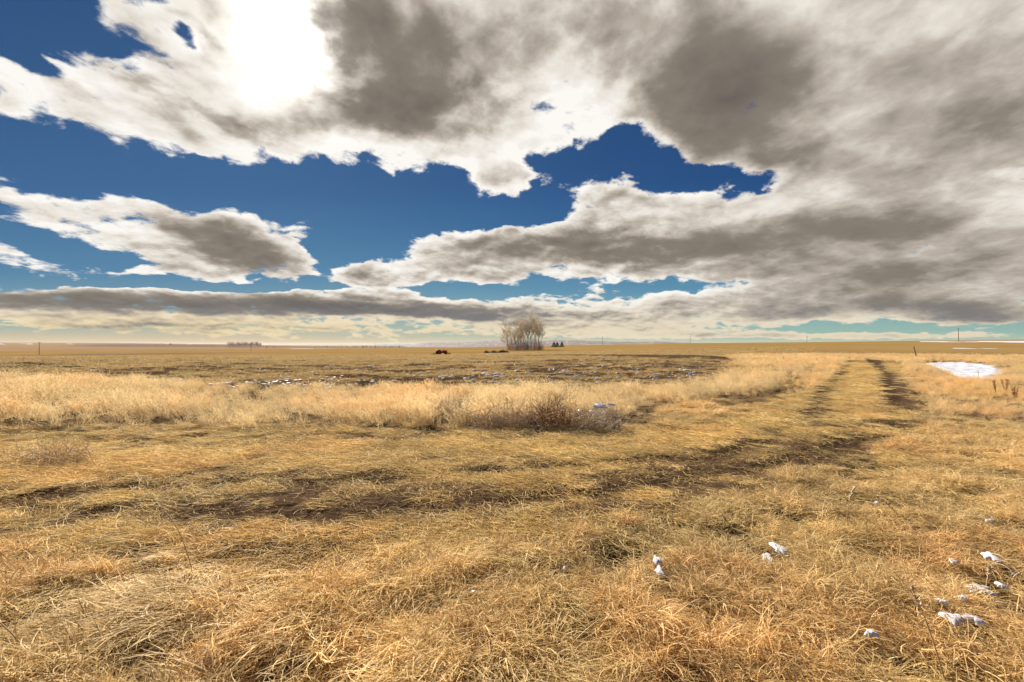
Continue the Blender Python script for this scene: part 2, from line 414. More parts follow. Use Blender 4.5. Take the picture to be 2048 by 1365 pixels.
class MB:
    """collects boxes, tubes and wheels into one mesh"""
    def __init__(self): self.v = []; self.f = []
    def add(self, v, f):
        o = len(self.v); self.v += [tuple(p) for p in v]; self.f += [tuple(i + o for i in q) for q in f]
    def box(self, c, s, rot=None, taper=1.0):
        v = []
        for dz in (-1, 1):
            for dx, dy in ((-1, -1), (1, -1), (1, 1), (-1, 1)):
                k = taper if dz > 0 else 1
                p = Vector((dx * s[0] / 2 * k, dy * s[1] / 2 * k, dz * s[2] / 2))
                if rot: p = rot @ p
                v.append(p + Vector(c))
        self.add(v, [(3, 2, 1, 0), (4, 5, 6, 7), (0, 1, 5, 4), (1, 2, 6, 5), (2, 3, 7, 6), (3, 0, 4, 7)])
    def tube(self, pts, rad, n=6, cap=True):
        pts = [Vector(p) for p in pts]
        if not isinstance(rad, (list, tuple)): rad = [rad] * len(pts)
        rings = []; up = None
        for i, p in enumerate(pts):
            t = (pts[min(i + 1, len(pts) - 1)] - pts[max(i - 1, 0)]).normalized()
            a = t.orthogonal().normalized() if up is None else (up - up.dot(t) * t).normalized()
            up = a; b = t.cross(a)
            rings.append([p + (a * math.cos(k * 2 * math.pi / n) + b * math.sin(k * 2 * math.pi / n)) * rad[i] for k in range(n)])
        v = [q for r_ in rings for q in r_]; f = []
        for i in range(len(pts) - 1):
            for k in range(n): f.append((i * n + k, i * n + (k + 1) % n, (i + 1) * n + (k + 1) % n, (i + 1) * n + k))
        if cap: f.append(tuple(range(n - 1, -1, -1))); f.append(tuple(range((len(pts) - 1) * n, len(pts) * n)))
        self.add(v, f)
    def lathe_y(self, c, prof, n=24):
        """profile of (radius, y) turned about the y axis through c"""
        v = []; m = len(prof)
        for k in range(n):
            a = 2 * math.pi * k / n
            for r_, yy in prof: v.append((c[0] + r_ * math.cos(a), c[1] + yy, c[2] + r_ * math.sin(a)))
        f = [(k * m + i, k * m + i + 1, ((k + 1) % n) * m + i + 1, ((k + 1) % n) * m + i) for k in range(n) for i in range(m - 1)]
        self.add(v, f)
    def build(self, name, mat, parent=None, smooth=False, bevel=0.0):
        me = bpy.data.meshes.new(name); me.from_pydata([tuple(p) for p in self.v], [], self.f); me.update()
        if mat: me.materials.append(mat)
        if bevel:
            bm = bmesh.new(); bm.from_mesh(me)
            bmesh.ops.bevel(bm, geom=bm.edges[:], offset=bevel, segments=2, affect='EDGES', profile=0.5)
            bm.to_mesh(me); bm.free()
        if smooth: me.polygons.foreach_set('use_smooth', np.ones(len(me.polygons), bool))
        return link(name, me, parent)

# ------------------------------------------------------------------ materials
def mat_simple(name, col, rough=0.8, var=0.25, scale=8.0, metal=0.0, bump=0.0):
    m = bpy.data.materials.new(name); m.use_nodes = True
    g = G(m.node_tree); b = g.n['Principled BSDF']
    tc = g.node('ShaderNodeTexCoord').outputs['Object']
    n = g.noise(tc, scale, 5, 0.6)
    f = g.mr(n, .25, .75)
    g.put(b.inputs['Base Color'], g.mix(f, tuple(c * (1 - var) for c in col), tuple(min(1, c * (1 + var)) for c in col)))
    b.inputs['Roughness'].default_value = rough; b.inputs['Metallic'].default_value = metal
    b.inputs['Specular IOR Level'].default_value = .25
    if bump:
        bp = g.node('ShaderNodeBump'); bp.inputs['Strength'].default_value = bump; bp.inputs['Distance'].default_value = .02
        g.put(bp.inputs['Height'], n); g.put(b.inputs['Normal'], bp.outputs[0])
    return m
def mat_grass(name, lo, hi, transl=0.35):
    m = bpy.data.materials.new(name); m.use_nodes = True
    g = G(m.node_tree); g.n.clear()
    var = g.node('ShaderNodeAttribute', attribute_name='var').outputs['Fac']
    tint = g.node('ShaderNodeAttribute', attribute_name='tint', attribute_type='INSTANCER').outputs['Color']
    col = g.mix(1.0, g.mix(var, lo, hi), tint, 'MULTIPLY')
    d = g.node('ShaderNodeBsdfDiffuse'); g.put(d.inputs[0], col)
    t = g.node('ShaderNodeBsdfTranslucent'); g.put(t.inputs[0], col)
    gl = g.node('ShaderNodeBsdfGlossy'); gl.inputs['Roughness'].default_value = .5; gl.inputs[0].default_value = (.8, .72, .6, 1)
    mx = g.node('ShaderNodeMixShader'); mx.inputs[0].default_value = transl
    g.l.new(d.outputs[0], mx.inputs[1]); g.l.new(t.outputs[0], mx.inputs[2])
    m2 = g.node('ShaderNodeMixShader'); m2.inputs[0].default_value = .025
    g.l.new(mx.outputs[0], m2.inputs[1]); g.l.new(gl.outputs[0], m2.inputs[2])
    o = g.node('ShaderNodeOutputMaterial'); g.l.new(m2.outputs[0], o.inputs[0])
    return m
def mat_snow():
    m = bpy.data.materials.new('snow'); m.use_nodes = True
    g = G(m.node_tree); b = g.n['Principled BSDF']
    tc = g.node('ShaderNodeTexCoord').outputs['Object']
    n = g.noise(tc, 3, 6, .6)
    g.put(b.inputs['Base Color'], g.mix(g.mr(n, .35, .7), (.60, .60, .63), (.74, .74, .76)))
    b.inputs['Roughness'].default_value = .55; b.inputs['Specular IOR Level'].default_value = .3
    b.inputs['Subsurface Weight'].default_value = 0.0
    bp = g.node('ShaderNodeBump'); bp.inputs['Strength'].default_value = .5; bp.inputs['Distance'].default_value = .03
    g.put(bp.inputs['Height'], g.noise(tc, 9, 6, .6)); g.put(b.inputs['Normal'], bp.outputs[0])
    return m
def mat_ground():
    m = bpy.data.materials.new('ground'); m.use_nodes = True
    g = G(m.node_tree); b = g.n['Principled BSDF']
    A = lambda n: g.node('ShaderNodeAttribute', attribute_name=n).outputs['Fac']
    pos = g.node('ShaderNodeTexCoord').outputs['Object']
    st = g.node('ShaderNodeMapping'); g.put(st.inputs[0], pos); st.inputs['Scale'].default_value = (.45, 1, 1)
    n1 = g.noise(st.outputs[0], 14, 8, .62); n2 = g.noise(st.outputs[0], .9, 6, .6); n3 = g.noise(pos, 60, 4, .6)
    n4 = g.noise(st.outputs[0], .03, 8, .65)
    thatch = g.ramp(g.m('ADD', g.m('MULTIPLY', n1, .6), g.m('MULTIPLY', n3, .4)), [(.30, (.045, .028, .016)), (.50, (.14, .090, .046)), (.72, (.34, .235, .12))])
    field = g.mix(g.mr(n2, .35, .65), (.25, .165, .068), (.36, .245, .108))
    field = g.mix(g.mr(n1, .35, .62), g.vm('SCALE', field, .62), field)
    field = g.mix(g.mr(n4, .35, .65), field, g.vm('MULTIPLY', field, (1.12, 1.02, .9)))
    col = g.mix(A('fieldness'), thatch, field)
    gold = g.mix(g.mr(n4, .4, .6), (.26, .158, .050), (.32, .20, .072))
    col = g.mix(A('gold'), col, gold)
    peach = g.mix(g.mr(n4, .4, .65), (.275, .170, .088), (.345, .225, .13))
    col = g.mix(A('peach'), col, peach)
    plough_cloudshade = g.mix(n4, (.13, .088, .070), (.20, .145, .115))  # ploughed soil, and the tone painted for cloud shadow on the far hills
    col = g.mix(A('plough_cloudshade'), col, plough_cloudshade)
    mudc = g.mix(g.mr(n1, .3, .7), (.050, .030, .017), (.125, .078, .046))
    mm = g.mr(g.m('ADD', A('mud'), g.m('MULTIPLY', g.m('SUBTRACT', n1, .5), .9)), .32, .55)
    col = g.mix(mm, col, mudc)
    sm = g.mr(g.m('ADD', A('snow'), g.m('MULTIPLY', g.m('SUBTRACT', n2, .5), .5)), .4, .55)
    col = g.mix(sm, col, (.58, .59, .64))
    g.put(b.inputs['Base Color'], col)
    g.put(b.inputs['Roughness'], .95); b.inputs['Specular IOR Level'].default_value = .0
    bp = g.node('ShaderNodeBump'); bp.inputs['Strength'].default_value = .9; bp.inputs['Distance'].default_value = .05
    g.put(bp.inputs['Height'], n1); g.put(b.inputs['Normal'], bp.outputs[0])
    return m

# ------------------------------------------------------------------ ground sheet
def rut_mud(x, y):
    """bare mud of the wheel tracks, 0..1"""
    d1 = poly_dist(x, y, RUT_R); d2 = poly_dist(x, y, RUT_L)
    n = fbm(x * .9, y * 1.6, 4, 51); nn = fbm(x * 4, y * 7, 3, 55)
    m1 = np.exp(-(d1 / .42) ** 2) * sstep(n, .34, .52)
    m2 = np.exp(-(d2 / .40) ** 2) * sstep(n, .38, .56) * .95
    up = sstep(y, 9, 12)
    m1 = np.maximum(m1, np.exp(-(d1 / .50) ** 2) * up * 1.05); m2 = np.maximum(m2, np.exp(-(d2 / .44) ** 2) * up * .56 * sstep(y, 40, 26))
    band = np.exp(-(d1 / .75) ** 2) * sstep(y, 9, 6.5) * sstep(fbm(x * .5 + 3, y * 1.5, 4, 57), .40, .58) * sstep(x, -5.5, -2.0) * .95
    band = np.maximum(band, np.exp(-(poly_dist(x, y, MUDMID) / .32) ** 2) * sstep(fbm(x * .8 + 9, y * 1.8, 4, 58), .38, .54))
    wide = np.minimum(d1, d2)
    wide = np.exp(-(wide / 1.0) ** 2) * sstep(fbm(x * .7 - 4, y * 1.7, 4, 59), .44, .62) * .80 * sstep(y, 11, 8)
    m = np.maximum(np.maximum(np.maximum(m1, m2), band), wide)
    zone = sstep(sdist(x, y, MUDZONE) + (fbm(x * 1.1, y * 2.2, 3, 53) - .5) * .9, -.1, .35)
    m = np.maximum(m, zone * (.40 + .60 * sstep(fbm(x * .8 + 2, y * 2.6, 4, 54), .42, .60)) * np.interp(x, [-5, -2.5, 0, 2], [.50, .66, .82, .72]))
    for (hx, hy), w in zip(HOLLOWS, HW):
        m = np.maximum(m, np.exp(-(((x - hx) / 1.5) ** 2 + (y - hy) ** 2) / w ** 2) * 1.1)
    return np.clip(m * (.75 + .6 * nn), 0, 1)
def build_ground():
    a1 = np.radians(np.linspace(-58, 58, 920))
    a2 = np.radians(np.linspace(60, 300, 90))
    ang = np.concatenate([a1, a2])
    r = np.concatenate([[.35], np.exp(np.arange(math.log(.7), math.log(70), .0062)), np.exp(np.arange(math.log(70), math.log(16000), .016))])
    A, Rr = np.meshgrid(ang, r)
    x = Rr * np.sin(A); y = Rr * np.cos(A)
    z = height(x, y)
    n, m = x.shape
    idx = np.arange(n * m).reshape(n, m)
    j2 = np.roll(np.arange(m), -1)
    f = np.stack([idx[:-1, :], idx[:-1][:, j2], idx[1:][:, j2], idx[1:, :]], -1).reshape(-1, 4)[:, ::-1]
    co = np.stack([x, y, z], -1).reshape(-1, 3)
    X, Y, Rf = x.ravel(), y.ravel(), Rr.ravel()
    d = np.maximum(Y, Rf * COS0)
    px = 1024 + F * np.clip(X / d, -2.6, 2.6)
    py = HZ - (co[:, 2] - EYE) * F / d
    # masks
    near = Rf < 75
    mud = np.zeros(len(X)); fieldness = sstep(Rf, 12, 24)
    xs, ys = X[near], Y[near]
    mud[near] = rut_mud(xs, ys)
    md = poly_dist(xs, ys, RANGE_MUD)
    fz = (in_poly(xs, ys, gpl([(-300, 766), (150, 766), (400, 776), (850, 788), (1250, 784), (1440, 757), (1560, 733), (1450, 716), (1200, 712), (900, 728), (300, 735), (-300, 745)]))).astype(float)
    nn = fbm(xs * .55, ys * .9, 4, 61)
    mud[near] = np.maximum(mud[near], fz * sstep(nn, .46, .56) * .95)
    mud[near] = np.maximum(mud[near], np.exp(-(md / 1.6) ** 2) * sstep(fbm(xs * .6, ys * 1.2, 4, 63), .40, .55))
    mid = (Rf >= 30) & (Rf < 140)
    xm, ym = X[mid], Y[mid]
    mud[mid] = np.maximum(mud[mid], np.exp(-(poly_dist(xm, ym, BERM) / 4.0) ** 2) * sstep(px[mid], 1580, 1430) * (.45 + .65 * fbm(xm * .3, ym * .5, 3, 65)))
    mud[mid] = np.maximum(mud[mid], sstep(fbm(xm * .18, ym * .35, 4, 67), .52, .64) * .8 * sstep(ym, 110, 60) * sstep(px[mid], 1500, 1350))
    pd = np.where(near, 0, 0.0)
    sp = np.zeros(len(X)); sp[near] = np.exp(-((sdist(xs, ys, POND) + .5) / .8) ** 2)
    mud = np.maximum(mud, sp * .5)
    gold = sstep(Rf, 95, 150) * .9
    peach = sstep(Rf, 620, 900) * sstep(px, 900, 700)
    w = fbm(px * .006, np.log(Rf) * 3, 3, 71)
    plough_cloudshade = np.zeros(len(X))
    plough_cloudshade = np.maximum(plough_cloudshade, sstep(Rf, 285, 305) * sstep(Rf, 420, 380) * sstep(px, 700, 250))            # dark strip at the foot of the near slope
    cloud_shade = sstep(Rf, 1900, 2100) * sstep(Rf, 3900 , 3600) * sstep(px, 90, 220) * sstep(px, 640, 560) * sstep(w, .35, .5)  # cloud shadow on the far left hills, put into the ground colour
    plough_cloudshade = np.maximum(plough_cloudshade, cloud_shade * .95)
    plough_cloudshade = np.maximum(plough_cloudshade, sstep(Rf, 2300, 2700) * sstep(px, 480, 640) * sstep(px, 1080, 900) * .8 * sstep(w, .3, .5))
    far = Rf > 180
    snow = np.zeros(len(X))
    snow = np.maximum(snow, sstep(Rf, 3600, 4100) * sstep(Rf, 4700, 4500) * sstep(fbm(px * .05, Rf * .004, 4, 73), .60, .68) * sstep(px, 900, 600) * .8)
    # long drifts on the right-hand rise and behind the trees
    def strip(px0, px1, d0, d1, seed, th=.42, k=1.0):
        q = sstep(px, px0, px0 + 40) * sstep(px, px1, px1 - 40) * sstep(Rf, d0, d0 * 1.03) * sstep(Rf, d1, d1 * .97)
        return q * sstep(fbm(px * .012, np.log(Rf) * 14, 3, seed), th - .12, th + .05) * k
    snow = np.maximum(snow, strip(1820, 2900, 300, 420, 75, .40, .95))
    snow = np.maximum(snow, strip(1885, 2015, 150, 165, 77, .50, .95))
    snow = np.maximum(snow, strip(1140, 1330, 640, 900, 79, .30))
    snow = np.maximum(snow, strip(1705, 1740, 92, 100, 81, .35))
    snow = np.maximum(snow, strip(-300, 260, 300, 318, 83, .52))
    snow = np.maximum(snow, strip(560, 700, 760, 900, 85, .5))
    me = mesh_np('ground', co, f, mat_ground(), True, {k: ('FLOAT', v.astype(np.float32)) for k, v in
        dict(mud=mud, snow=snow, fieldness=fieldness, gold=gold, peach=peach, plough_cloudshade=plough_cloudshade).items()})
    o = link('ground', me)
    tag(o, 'wide dry prairie ground with a muddy rutted farm track curving through it', 'ground', kind='structure')
build_ground()

# ------------------------------------------------------------------ grass clump prototypes (kept out of the scene, instanced by the grass fields)
def blades(rng, n, rad, lmin, lmax, el0, droop, width, az_sp, seg=5, wob=.25, zmin=.004, head=0):
    """n ribbons rooted in a disc; el0 start elevation range, droop curvature, az spread about +X"""
    ang = rng.uniform(0, 2 * np.pi, n); rr = rad * np.sqrt(rng.uniform(0, 1, n))
    p = np.stack([rr * np.cos(ang), rr * np.sin(ang), rng.uniform(0, .01, n)], -1)
    az = rng.normal(0, az_sp, n); L = rng.uniform(lmin, lmax, n)
    el = rng.uniform(el0[0], el0[1], n); dr = rng.uniform(droop[0], droop[1], n)
    w = rng.uniform(width[0], width[1], n); roll = rng.uniform(-.9, .9, n)
    bend = rng.normal(0, wob, n)
    pts = [p.copy()]; dirs = []
    for s in range(seg):
        e = el - dr * ((s + .5) / seg) ** 1.3; a = az + bend * s
        dv = np.stack([np.cos(e) * np.cos(a), np.cos(e) * np.sin(a), np.sin(e)], -1)
        dirs.append(dv); p = p + dv * (L / seg)[:, None]
        p[:, 2] = np.maximum(p[:, 2], zmin + rng.uniform(0, .02, n))
        pts.append(p.copy())
    dirs.append(dirs[-1])
    V = []
    for s in range(seg + 1):
        dv = dirs[s]
        side = np.cross(dv, np.array([0, 0, 1.0])); side /= np.linalg.norm(side, axis=1)[:, None] + 1e-6
        up = np.cross(side, dv)
        sv = side * np.cos(roll)[:, None] + up * np.sin(roll)[:, None]
        k = (1 - (s / seg) ** 2 * .85) * (.75 if s == 0 else 1)
        V.append(pts[s] - sv * (w * k / 2)[:, None]); V.append(pts[s] + sv * (w * k / 2)[:, None])
    V = np.stack(V, 1)                                       # n, 2(seg+1), 3
    m = 2 * (seg + 1)
    q = np.array([[2 * s, 2 * s + 1, 2 * s + 3, 2 * s + 2] for s in range(seg)])
    Fc = (np.arange(n)[:, None, None] * m + q[None]).reshape(-1, 4)
    var = np.repeat(rng.uniform(0, 1, n), m)
    co = V.reshape(-1, 3)
    if head:                                                 # feathery seed heads: short ribbons off the top third of each stem
        hv, hf, hvar = [], [], []
        base = len(co); c = 0
        for k in range(head):
            t = rng.uniform(.62, 1.0, n) * seg
            i0 = np.minimum(t.astype(int), seg - 1); fr = (t - i0)[:, None]
            P = np.stack(pts, 1); b0 = P[np.arange(n), i0] * (1 - fr) + P[np.arange(n), i0 + 1] * fr
            D = np.stack(dirs, 1)[np.arange(n), i0]
            off = rng.normal(0, .55, (n, 3)); dd = D + off; dd /= np.linalg.norm(dd, axis=1)[:, None]
            ln = rng.uniform(.025, .07, n)[:, None]; sd = np.cross(dd, rng.normal(0, 1, (n, 3))); sd /= np.linalg.norm(sd, axis=1)[:, None] + 1e-6
            ww = rng.uniform(.003, .006, n)[:, None]
            q4 = np.stack([b0 - sd * ww * .4, b0 + sd * ww * .4, b0 + dd * ln + sd * ww * .5, b0 + dd * ln - sd * ww * .5], 1)
            hv.append(q4.reshape(-1, 3)); hf.append(base + c + np.arange(n * 4).reshape(n, 4)); c += n * 4
            hvar.append(np.repeat(rng.uniform(.45, 1, n), 4))
        co = np.concatenate([co] + hv); Fc = np.concatenate([Fc] + hf); var = np.concatenate([var] + hvar)
    return co, Fc, var
def protos(cname, count, mat, fn):
    col = bpy.data.collections.new(cname)
    for i in range(count):
        co, f, var = fn(np.random.default_rng(100 + i * 7 + len(cname)))
        me = mesh_np(cname, co, f, mat, True, {'var': ('FLOAT', var.astype(np.float32))})
        col.objects.link(bpy.data.objects.new('%s_%s' % (cname, 'abcdefgh'[i]), me))
    return col
def gn_scatter(name, x, y, rz, tilt, scl, idx, tint, col, dz=0.0):
    n = len(x); z = height(x, y) + dz
    rot = np.stack([tilt[0], tilt[1], rz], -1)
    if np.ndim(scl) == 1: scl = np.stack([scl] * 3, -1)
    me = bpy.data.meshes.new(name)
    me.vertices.add(n); me.vertices.foreach_set('co', np.stack([x, y, z], -1).astype(np.float32).ravel())
    for an, typ, key, val in (('rot', 'FLOAT_VECTOR', 'vector', rot), ('scl', 'FLOAT_VECTOR', 'vector', scl), ('idx', 'INT', 'value', idx.astype(np.int32)),
                              ('tint', 'FLOAT_COLOR', 'color', np.concatenate([tint, np.ones((n, 1))], 1))):
        at = me.attributes.new(an, typ, 'POINT')
        at.data.foreach_set(key, (val.astype(np.float32) if typ != 'INT' else val).ravel())
    o = link(name, me)
    t = bpy.data.node_groups.new(name + '_scatter', 'GeometryNodeTree')
    t.interface.new_socket('Geometry', in_out='INPUT', socket_type='NodeSocketGeometry')
    t.interface.new_socket('Geometry', in_out='OUTPUT', socket_type='NodeSocketGeometry')
    nd = lambda k: t.nodes.new(k)
    gi, go, ci, ip = nd('NodeGroupInput'), nd('NodeGroupOutput'), nd('GeometryNodeCollectionInfo'), nd('GeometryNodeInstanceOnPoints')
    ci.inputs['Collection'].default_value = col; ci.inputs['Separate Children'].default_value = True; ci.inputs['Reset Children'].default_value = True
    t.links.new(gi.outputs[0], ip.inputs['Points']); t.links.new(ci.outputs[0], ip.inputs['Instance'])
    ip.inputs['Pick Instance'].default_value = True
    for an, typ, sock in (('rot', 'FLOAT_VECTOR', 'Rotation'), ('scl', 'FLOAT_VECTOR', 'Scale'), ('idx', 'INT', 'Instance Index')):
        na = nd('GeometryNodeInputNamedAttribute'); na.data_type = typ; na.inputs['Name'].default_value = an
        t.links.new(na.outputs['Attribute'], ip.inputs[sock])
    t.links.new(ip.outputs[0], go.inputs[0])
    md = o.modifiers.new('scatter', 'NODES'); md.node_group = t
    return o

M_STRAW = mat_grass('dry_straw', (.44, .32, .14), (.88, .71, .41), .45)
M_PALE = mat_grass('pale_seed_grass', (.60, .44, .22), (.90, .74, .46), .48)
M_FLAT = mat_grass('flattened_grass', (.48, .355, .155), (.84, .68, .36), .35)
P_MAT = protos('matted_clump', 6, M_STRAW, lambda g: blades(g, 66, .15, .13, .34, (.25, 1.0), (.6, 2.2), (.0035, .0085), .5, 6, .2))
P_TANG = protos('tangled_clump', 8, M_STRAW, lambda g: blades(g, 66, .14, .10, .30, (.25, 1.3), (.8, 3.2), (.0035, .0085), 1.5, 6, .45))
P_TUS = protos('tussock_clump', 5, M_STRAW, lambda g: blades(g, 95, .08, .14, .34, (.6, 1.5), (1.2, 3.4), (.003, .006), 2.2, 6, .3))
P_FLAT = protos('flat_clump', 5, M_FLAT, lambda g: blades(g, 70, .18, .08, .24, (-.05, .35), (.1, .6), (.0025, .005), .8, 4, .25))
P_FLECK = protos('straw_fleck', 5, M_FLAT, lambda g: blades(g, 16, .22, .04, .14, (-.05, .5), (.1, .9), (.0025, .0055), 1.2, 4, .3))
P_TALL = protos('tall_clump', 6, M_PALE, lambda g: blades(g, 34, .14, .38, .74, (1.05, 1.5), (.25, .9), (.0025, .0045), .9, 5, .12, head=9))
P_BASE = protos('leafy_clump', 4, M_PALE, lambda g: blades(g, 60, .16, .18, .48, (.5, 1.4), (.5, 1.8), (.003, .006), 1.5, 5, .2))
P_STUB = protos('stubble_clump', 4, M_FLAT, lambda g: blades(g, 46, .20, .06, .20, (.1, 1.1), (.2, 1.4), (.006, .012), 2.5, 3, .2))

rng = np.random.default_rng(7)
def polar(n, r0, r1, amax=60, pw=1.0):
    """points spread over a sector, denser towards the near end when pw < 2"""
    u = rng.uniform(0, 1, n)
    r = (r0 ** pw + u * (r1 ** pw - r0 ** pw)) ** (1 / pw)
    a = np.radians(rng.uniform(-amax, amax, n))
    return r * np.sin(a), r * np.cos(a), r
def keepout(x, y):
    k = np.ones(len(x), bool)
    for sx, sy, sr in SNOWSPOTS: k &= ((x - sx) / 1.1) ** 2 + (y - sy + .07 + sr * .3) ** 2 > (sr * 1.15 + .075) ** 2
    return k | (rng.uniform(0, 1, len(x)) < .10)
# foreground snow lumps: photo position, half width (photo pixels), aspect
SNOW_PX = [(1534, 1098, 15, .7), (1557, 1088, 13, 1.2), (1318, 1141, 11, .9), (1313, 1122, 8, 1.3), (950, 1178, 9, .5), (1978, 1101, 17, .6), (1950, 1142, 22, .45), (1968, 1155, 15, .4), (1999, 1138, 10, .6),
           (1901, 1236, 16, .9), (1943, 1230, 18, .35), (1738, 1262, 12, .6), (1880, 1200, 11, .5), (1904, 1106, 8, .6), (2023, 1114, 11, .4), (1921, 1192, 8, .5), (1983, 1185, 7, .6), (1129, 1131, 6, .7), (1752, 990, 6, .6), (1979, 1023, 9, .4)]
SNOWSPOTS = []
for px, py, hw, asp in SNOW_PX:
    d0 = (EYE - .09) * F / (py - HZ); SNOWSPOTS.append(((px - 1024) / F * d0, d0, hw * d0 / F))

def tints(x, y, base, amp=.22, orange=.35, seed=90, olive=0.0, scale=1.0):
    n = fbm(x * 1.3 * scale, y * 1.3 * scale, 3, seed); o = sstep(fbm(x * .9 * scale + 5, y * .9 * scale, 3, seed + 3), .50, .70)
    gsel = sstep(fbm(x * 1.1 * scale - 8, y * 1.1 * scale, 3, seed + 6), .55, .72)
    b = 1 + (n - .5) * 2 * amp + rng.normal(0, .07, len(x))
    t = np.array(base)[None] * b[:, None]
    t = t * (1 + (o * orange)[:, None] * np.array([.10, -.09, -.22])[None])
    t = t * (1 + (gsel * olive)[:, None] * np.array([-.20, -.10, -.30])[None])
    return np.clip(t, .02, 1.4)

def field_matted():
    x, y, r = polar(42000, 1.1, 13, 64, 1.35)
    tr = track_w(x, y); ta = tall_w(x, y)
    right = sstep((x / np.maximum(y, .1)), .10, .50)
    fore = (y < 4.9) | (right > .6)
    hole = sstep(fbm(x * 2.8, y * 2.8, 3, 87), .48, .57) * .93
    k = fore & (rng.uniform(0, 1, len(x)) > tr * 1.05) & (ta < .4) & keepout(x, y) & (y > .4) & (rng.uniform(0, 1, len(x)) > hole)
    k &= rng.uniform(0, 1, len(x)) > rut_mud(x, y) * 1.2
    x, y, r, right, hole = x[k], y[k], r[k], right[k], hole[k]
    comb = np.radians(205) + (fbm(x * .6, y * .6, 3, 93) - .5) * 3.4
    rz = comb + rng.normal(0, .45, len(x)) + right * rng.normal(0, 1.6, len(x))
    tl = (rng.normal(0, .12, len(x)), rng.normal(0, .12, len(x)))
    hgt = (.22 + .54 * fbm(x * 1.9, y * 1.9, 3, 95)) * (1 - .35 * hole) * (1 - .45 * sstep(y, 2.6, 4.2) * (1 - right))
    tw = track_w(x, y)
    s = rng.uniform(.75, 1.15, len(x)); sc = np.stack([s, s, s * hgt * (1 - .5 * tw)], -1)
    tn = tints(x, y, (1.15, 1.09, .97), .32, .28, 90, .22)
    m = rng.uniform(0, 1, len(x)) > right * .92 + .06
    o = gn_scatter('matted_grass', x[m], y[m], rz[m], (tl[0][m], tl[1][m]), sc[m], rng.integers(0, 6, m.sum()), tn[m], P_MAT)
    tag(o, 'long dry straw coloured grass lying matted over the foreground', 'grass', kind='stuff')
    m = ~m
    o = gn_scatter('tangled_grass', x[m], y[m], rz[m], (tl[0][m], tl[1][m]), sc[m], rng.integers(0, 8, m.sum()), tn[m], P_TANG)
    tag(o, 'curled tangled straw grass covering the slope at lower right', 'grass', kind='stuff')
    # tussocks standing out of the mat
    x, y, r = polar(6500, 1.2, 12, 62, 1.4)
    right = sstep((x / np.maximum(y, .1)), .25, .6)
    k = ((y < 4.7) | (right > .4)) & (rng.uniform(0, 1, len(x)) > track_w(x, y) * 1.3) & (tall_w(x, y) < .3) & keepout(x, y) & (y > .5)
    k &= fbm(x * 1.2, y * 1.2, 3, 97) > .47
    x, y = x[k], y[k]
    s = rng.uniform(.6, 1.1, len(x))
    o = gn_scatter('tussock_grass', x, y, rng.uniform(0, 6.28, len(x)), (rng.normal(0, .2, len(x)), rng.normal(0, .2, len(x))), np.stack([s, s, s * rng.uniform(.6, 1.0, len(x))], -1), rng.integers(0, 5, len(x)),
                   tints(x, y, (1.17, 1.07, .93), .24, .45, 99, .2), P_TUS)
    tag(o, 'tufted orange and straw tussocks among the matted foreground grass', 'grass', kind='stuff')
def field_flat():
    x, y, r = polar(56000, 2.4, 44, 60, 1.2)
    tr = track_w(x, y)
    k = (rng.uniform(0, 1, len(x)) < np.maximum(tr, ((y > 4.4) & (y < 8.5)) * .55)) & (rng.uniform(0, 1, len(x)) > np.clip((rut_mud(x, y) - .12) * 1.45, 0, .97))
    x, y, r = x[k], y[k], r[k]
    comb = np.radians(175) + (fbm(x * .4, y * .4, 3, 103) - .5) * 2.0
    s = rng.uniform(.7, 1.25, len(x)) * (1 + r * .012)
    tn = tints(x, y, (1.19, 1.10, .94), .28, .3, 105, .10)
    o = gn_scatter('flattened_grass', x, y, comb + rng.normal(0, .5, len(x)), (rng.normal(0, .07, len(x)), rng.normal(0, .07, len(x))), np.stack([s, s, s * rng.uniform(.6, 1.5, len(x))], -1), rng.integers(0, 5, len(x)), tn, P_FLAT)
    tag(o, 'short yellow grass pressed flat along the farm track', 'grass', kind='stuff')
def field_flecks():
    x, y, r = polar(12500, 3.0, 16, 58, 1.2)
    k = rng.uniform(0, 1, len(x)) < sstep(rut_mud(x, y), .12, .4) * (.25 + .75 * sstep(fbm(x * 1.7, y * 3, 3, 141), .40, .60))
    x, y = x[k], y[k]
    s = rng.uniform(.7, 1.3, len(x))
    o = gn_scatter('trampled_straw', x, y, np.radians(175) + rng.normal(0, .8, len(x)), (rng.normal(0, .08, len(x)), rng.normal(0, .08, len(x))), np.stack([s, s, s * rng.uniform(.5, 1.3, len(x))], -1), rng.integers(0, 5, len(x)),
                   tints(x, y, (.95, .84, .66), .3, .3, 143, .2), P_FLECK)
    tag(o, 'scattered trampled straw lying on the brown mud of the track', 'straw', kind='stuff')
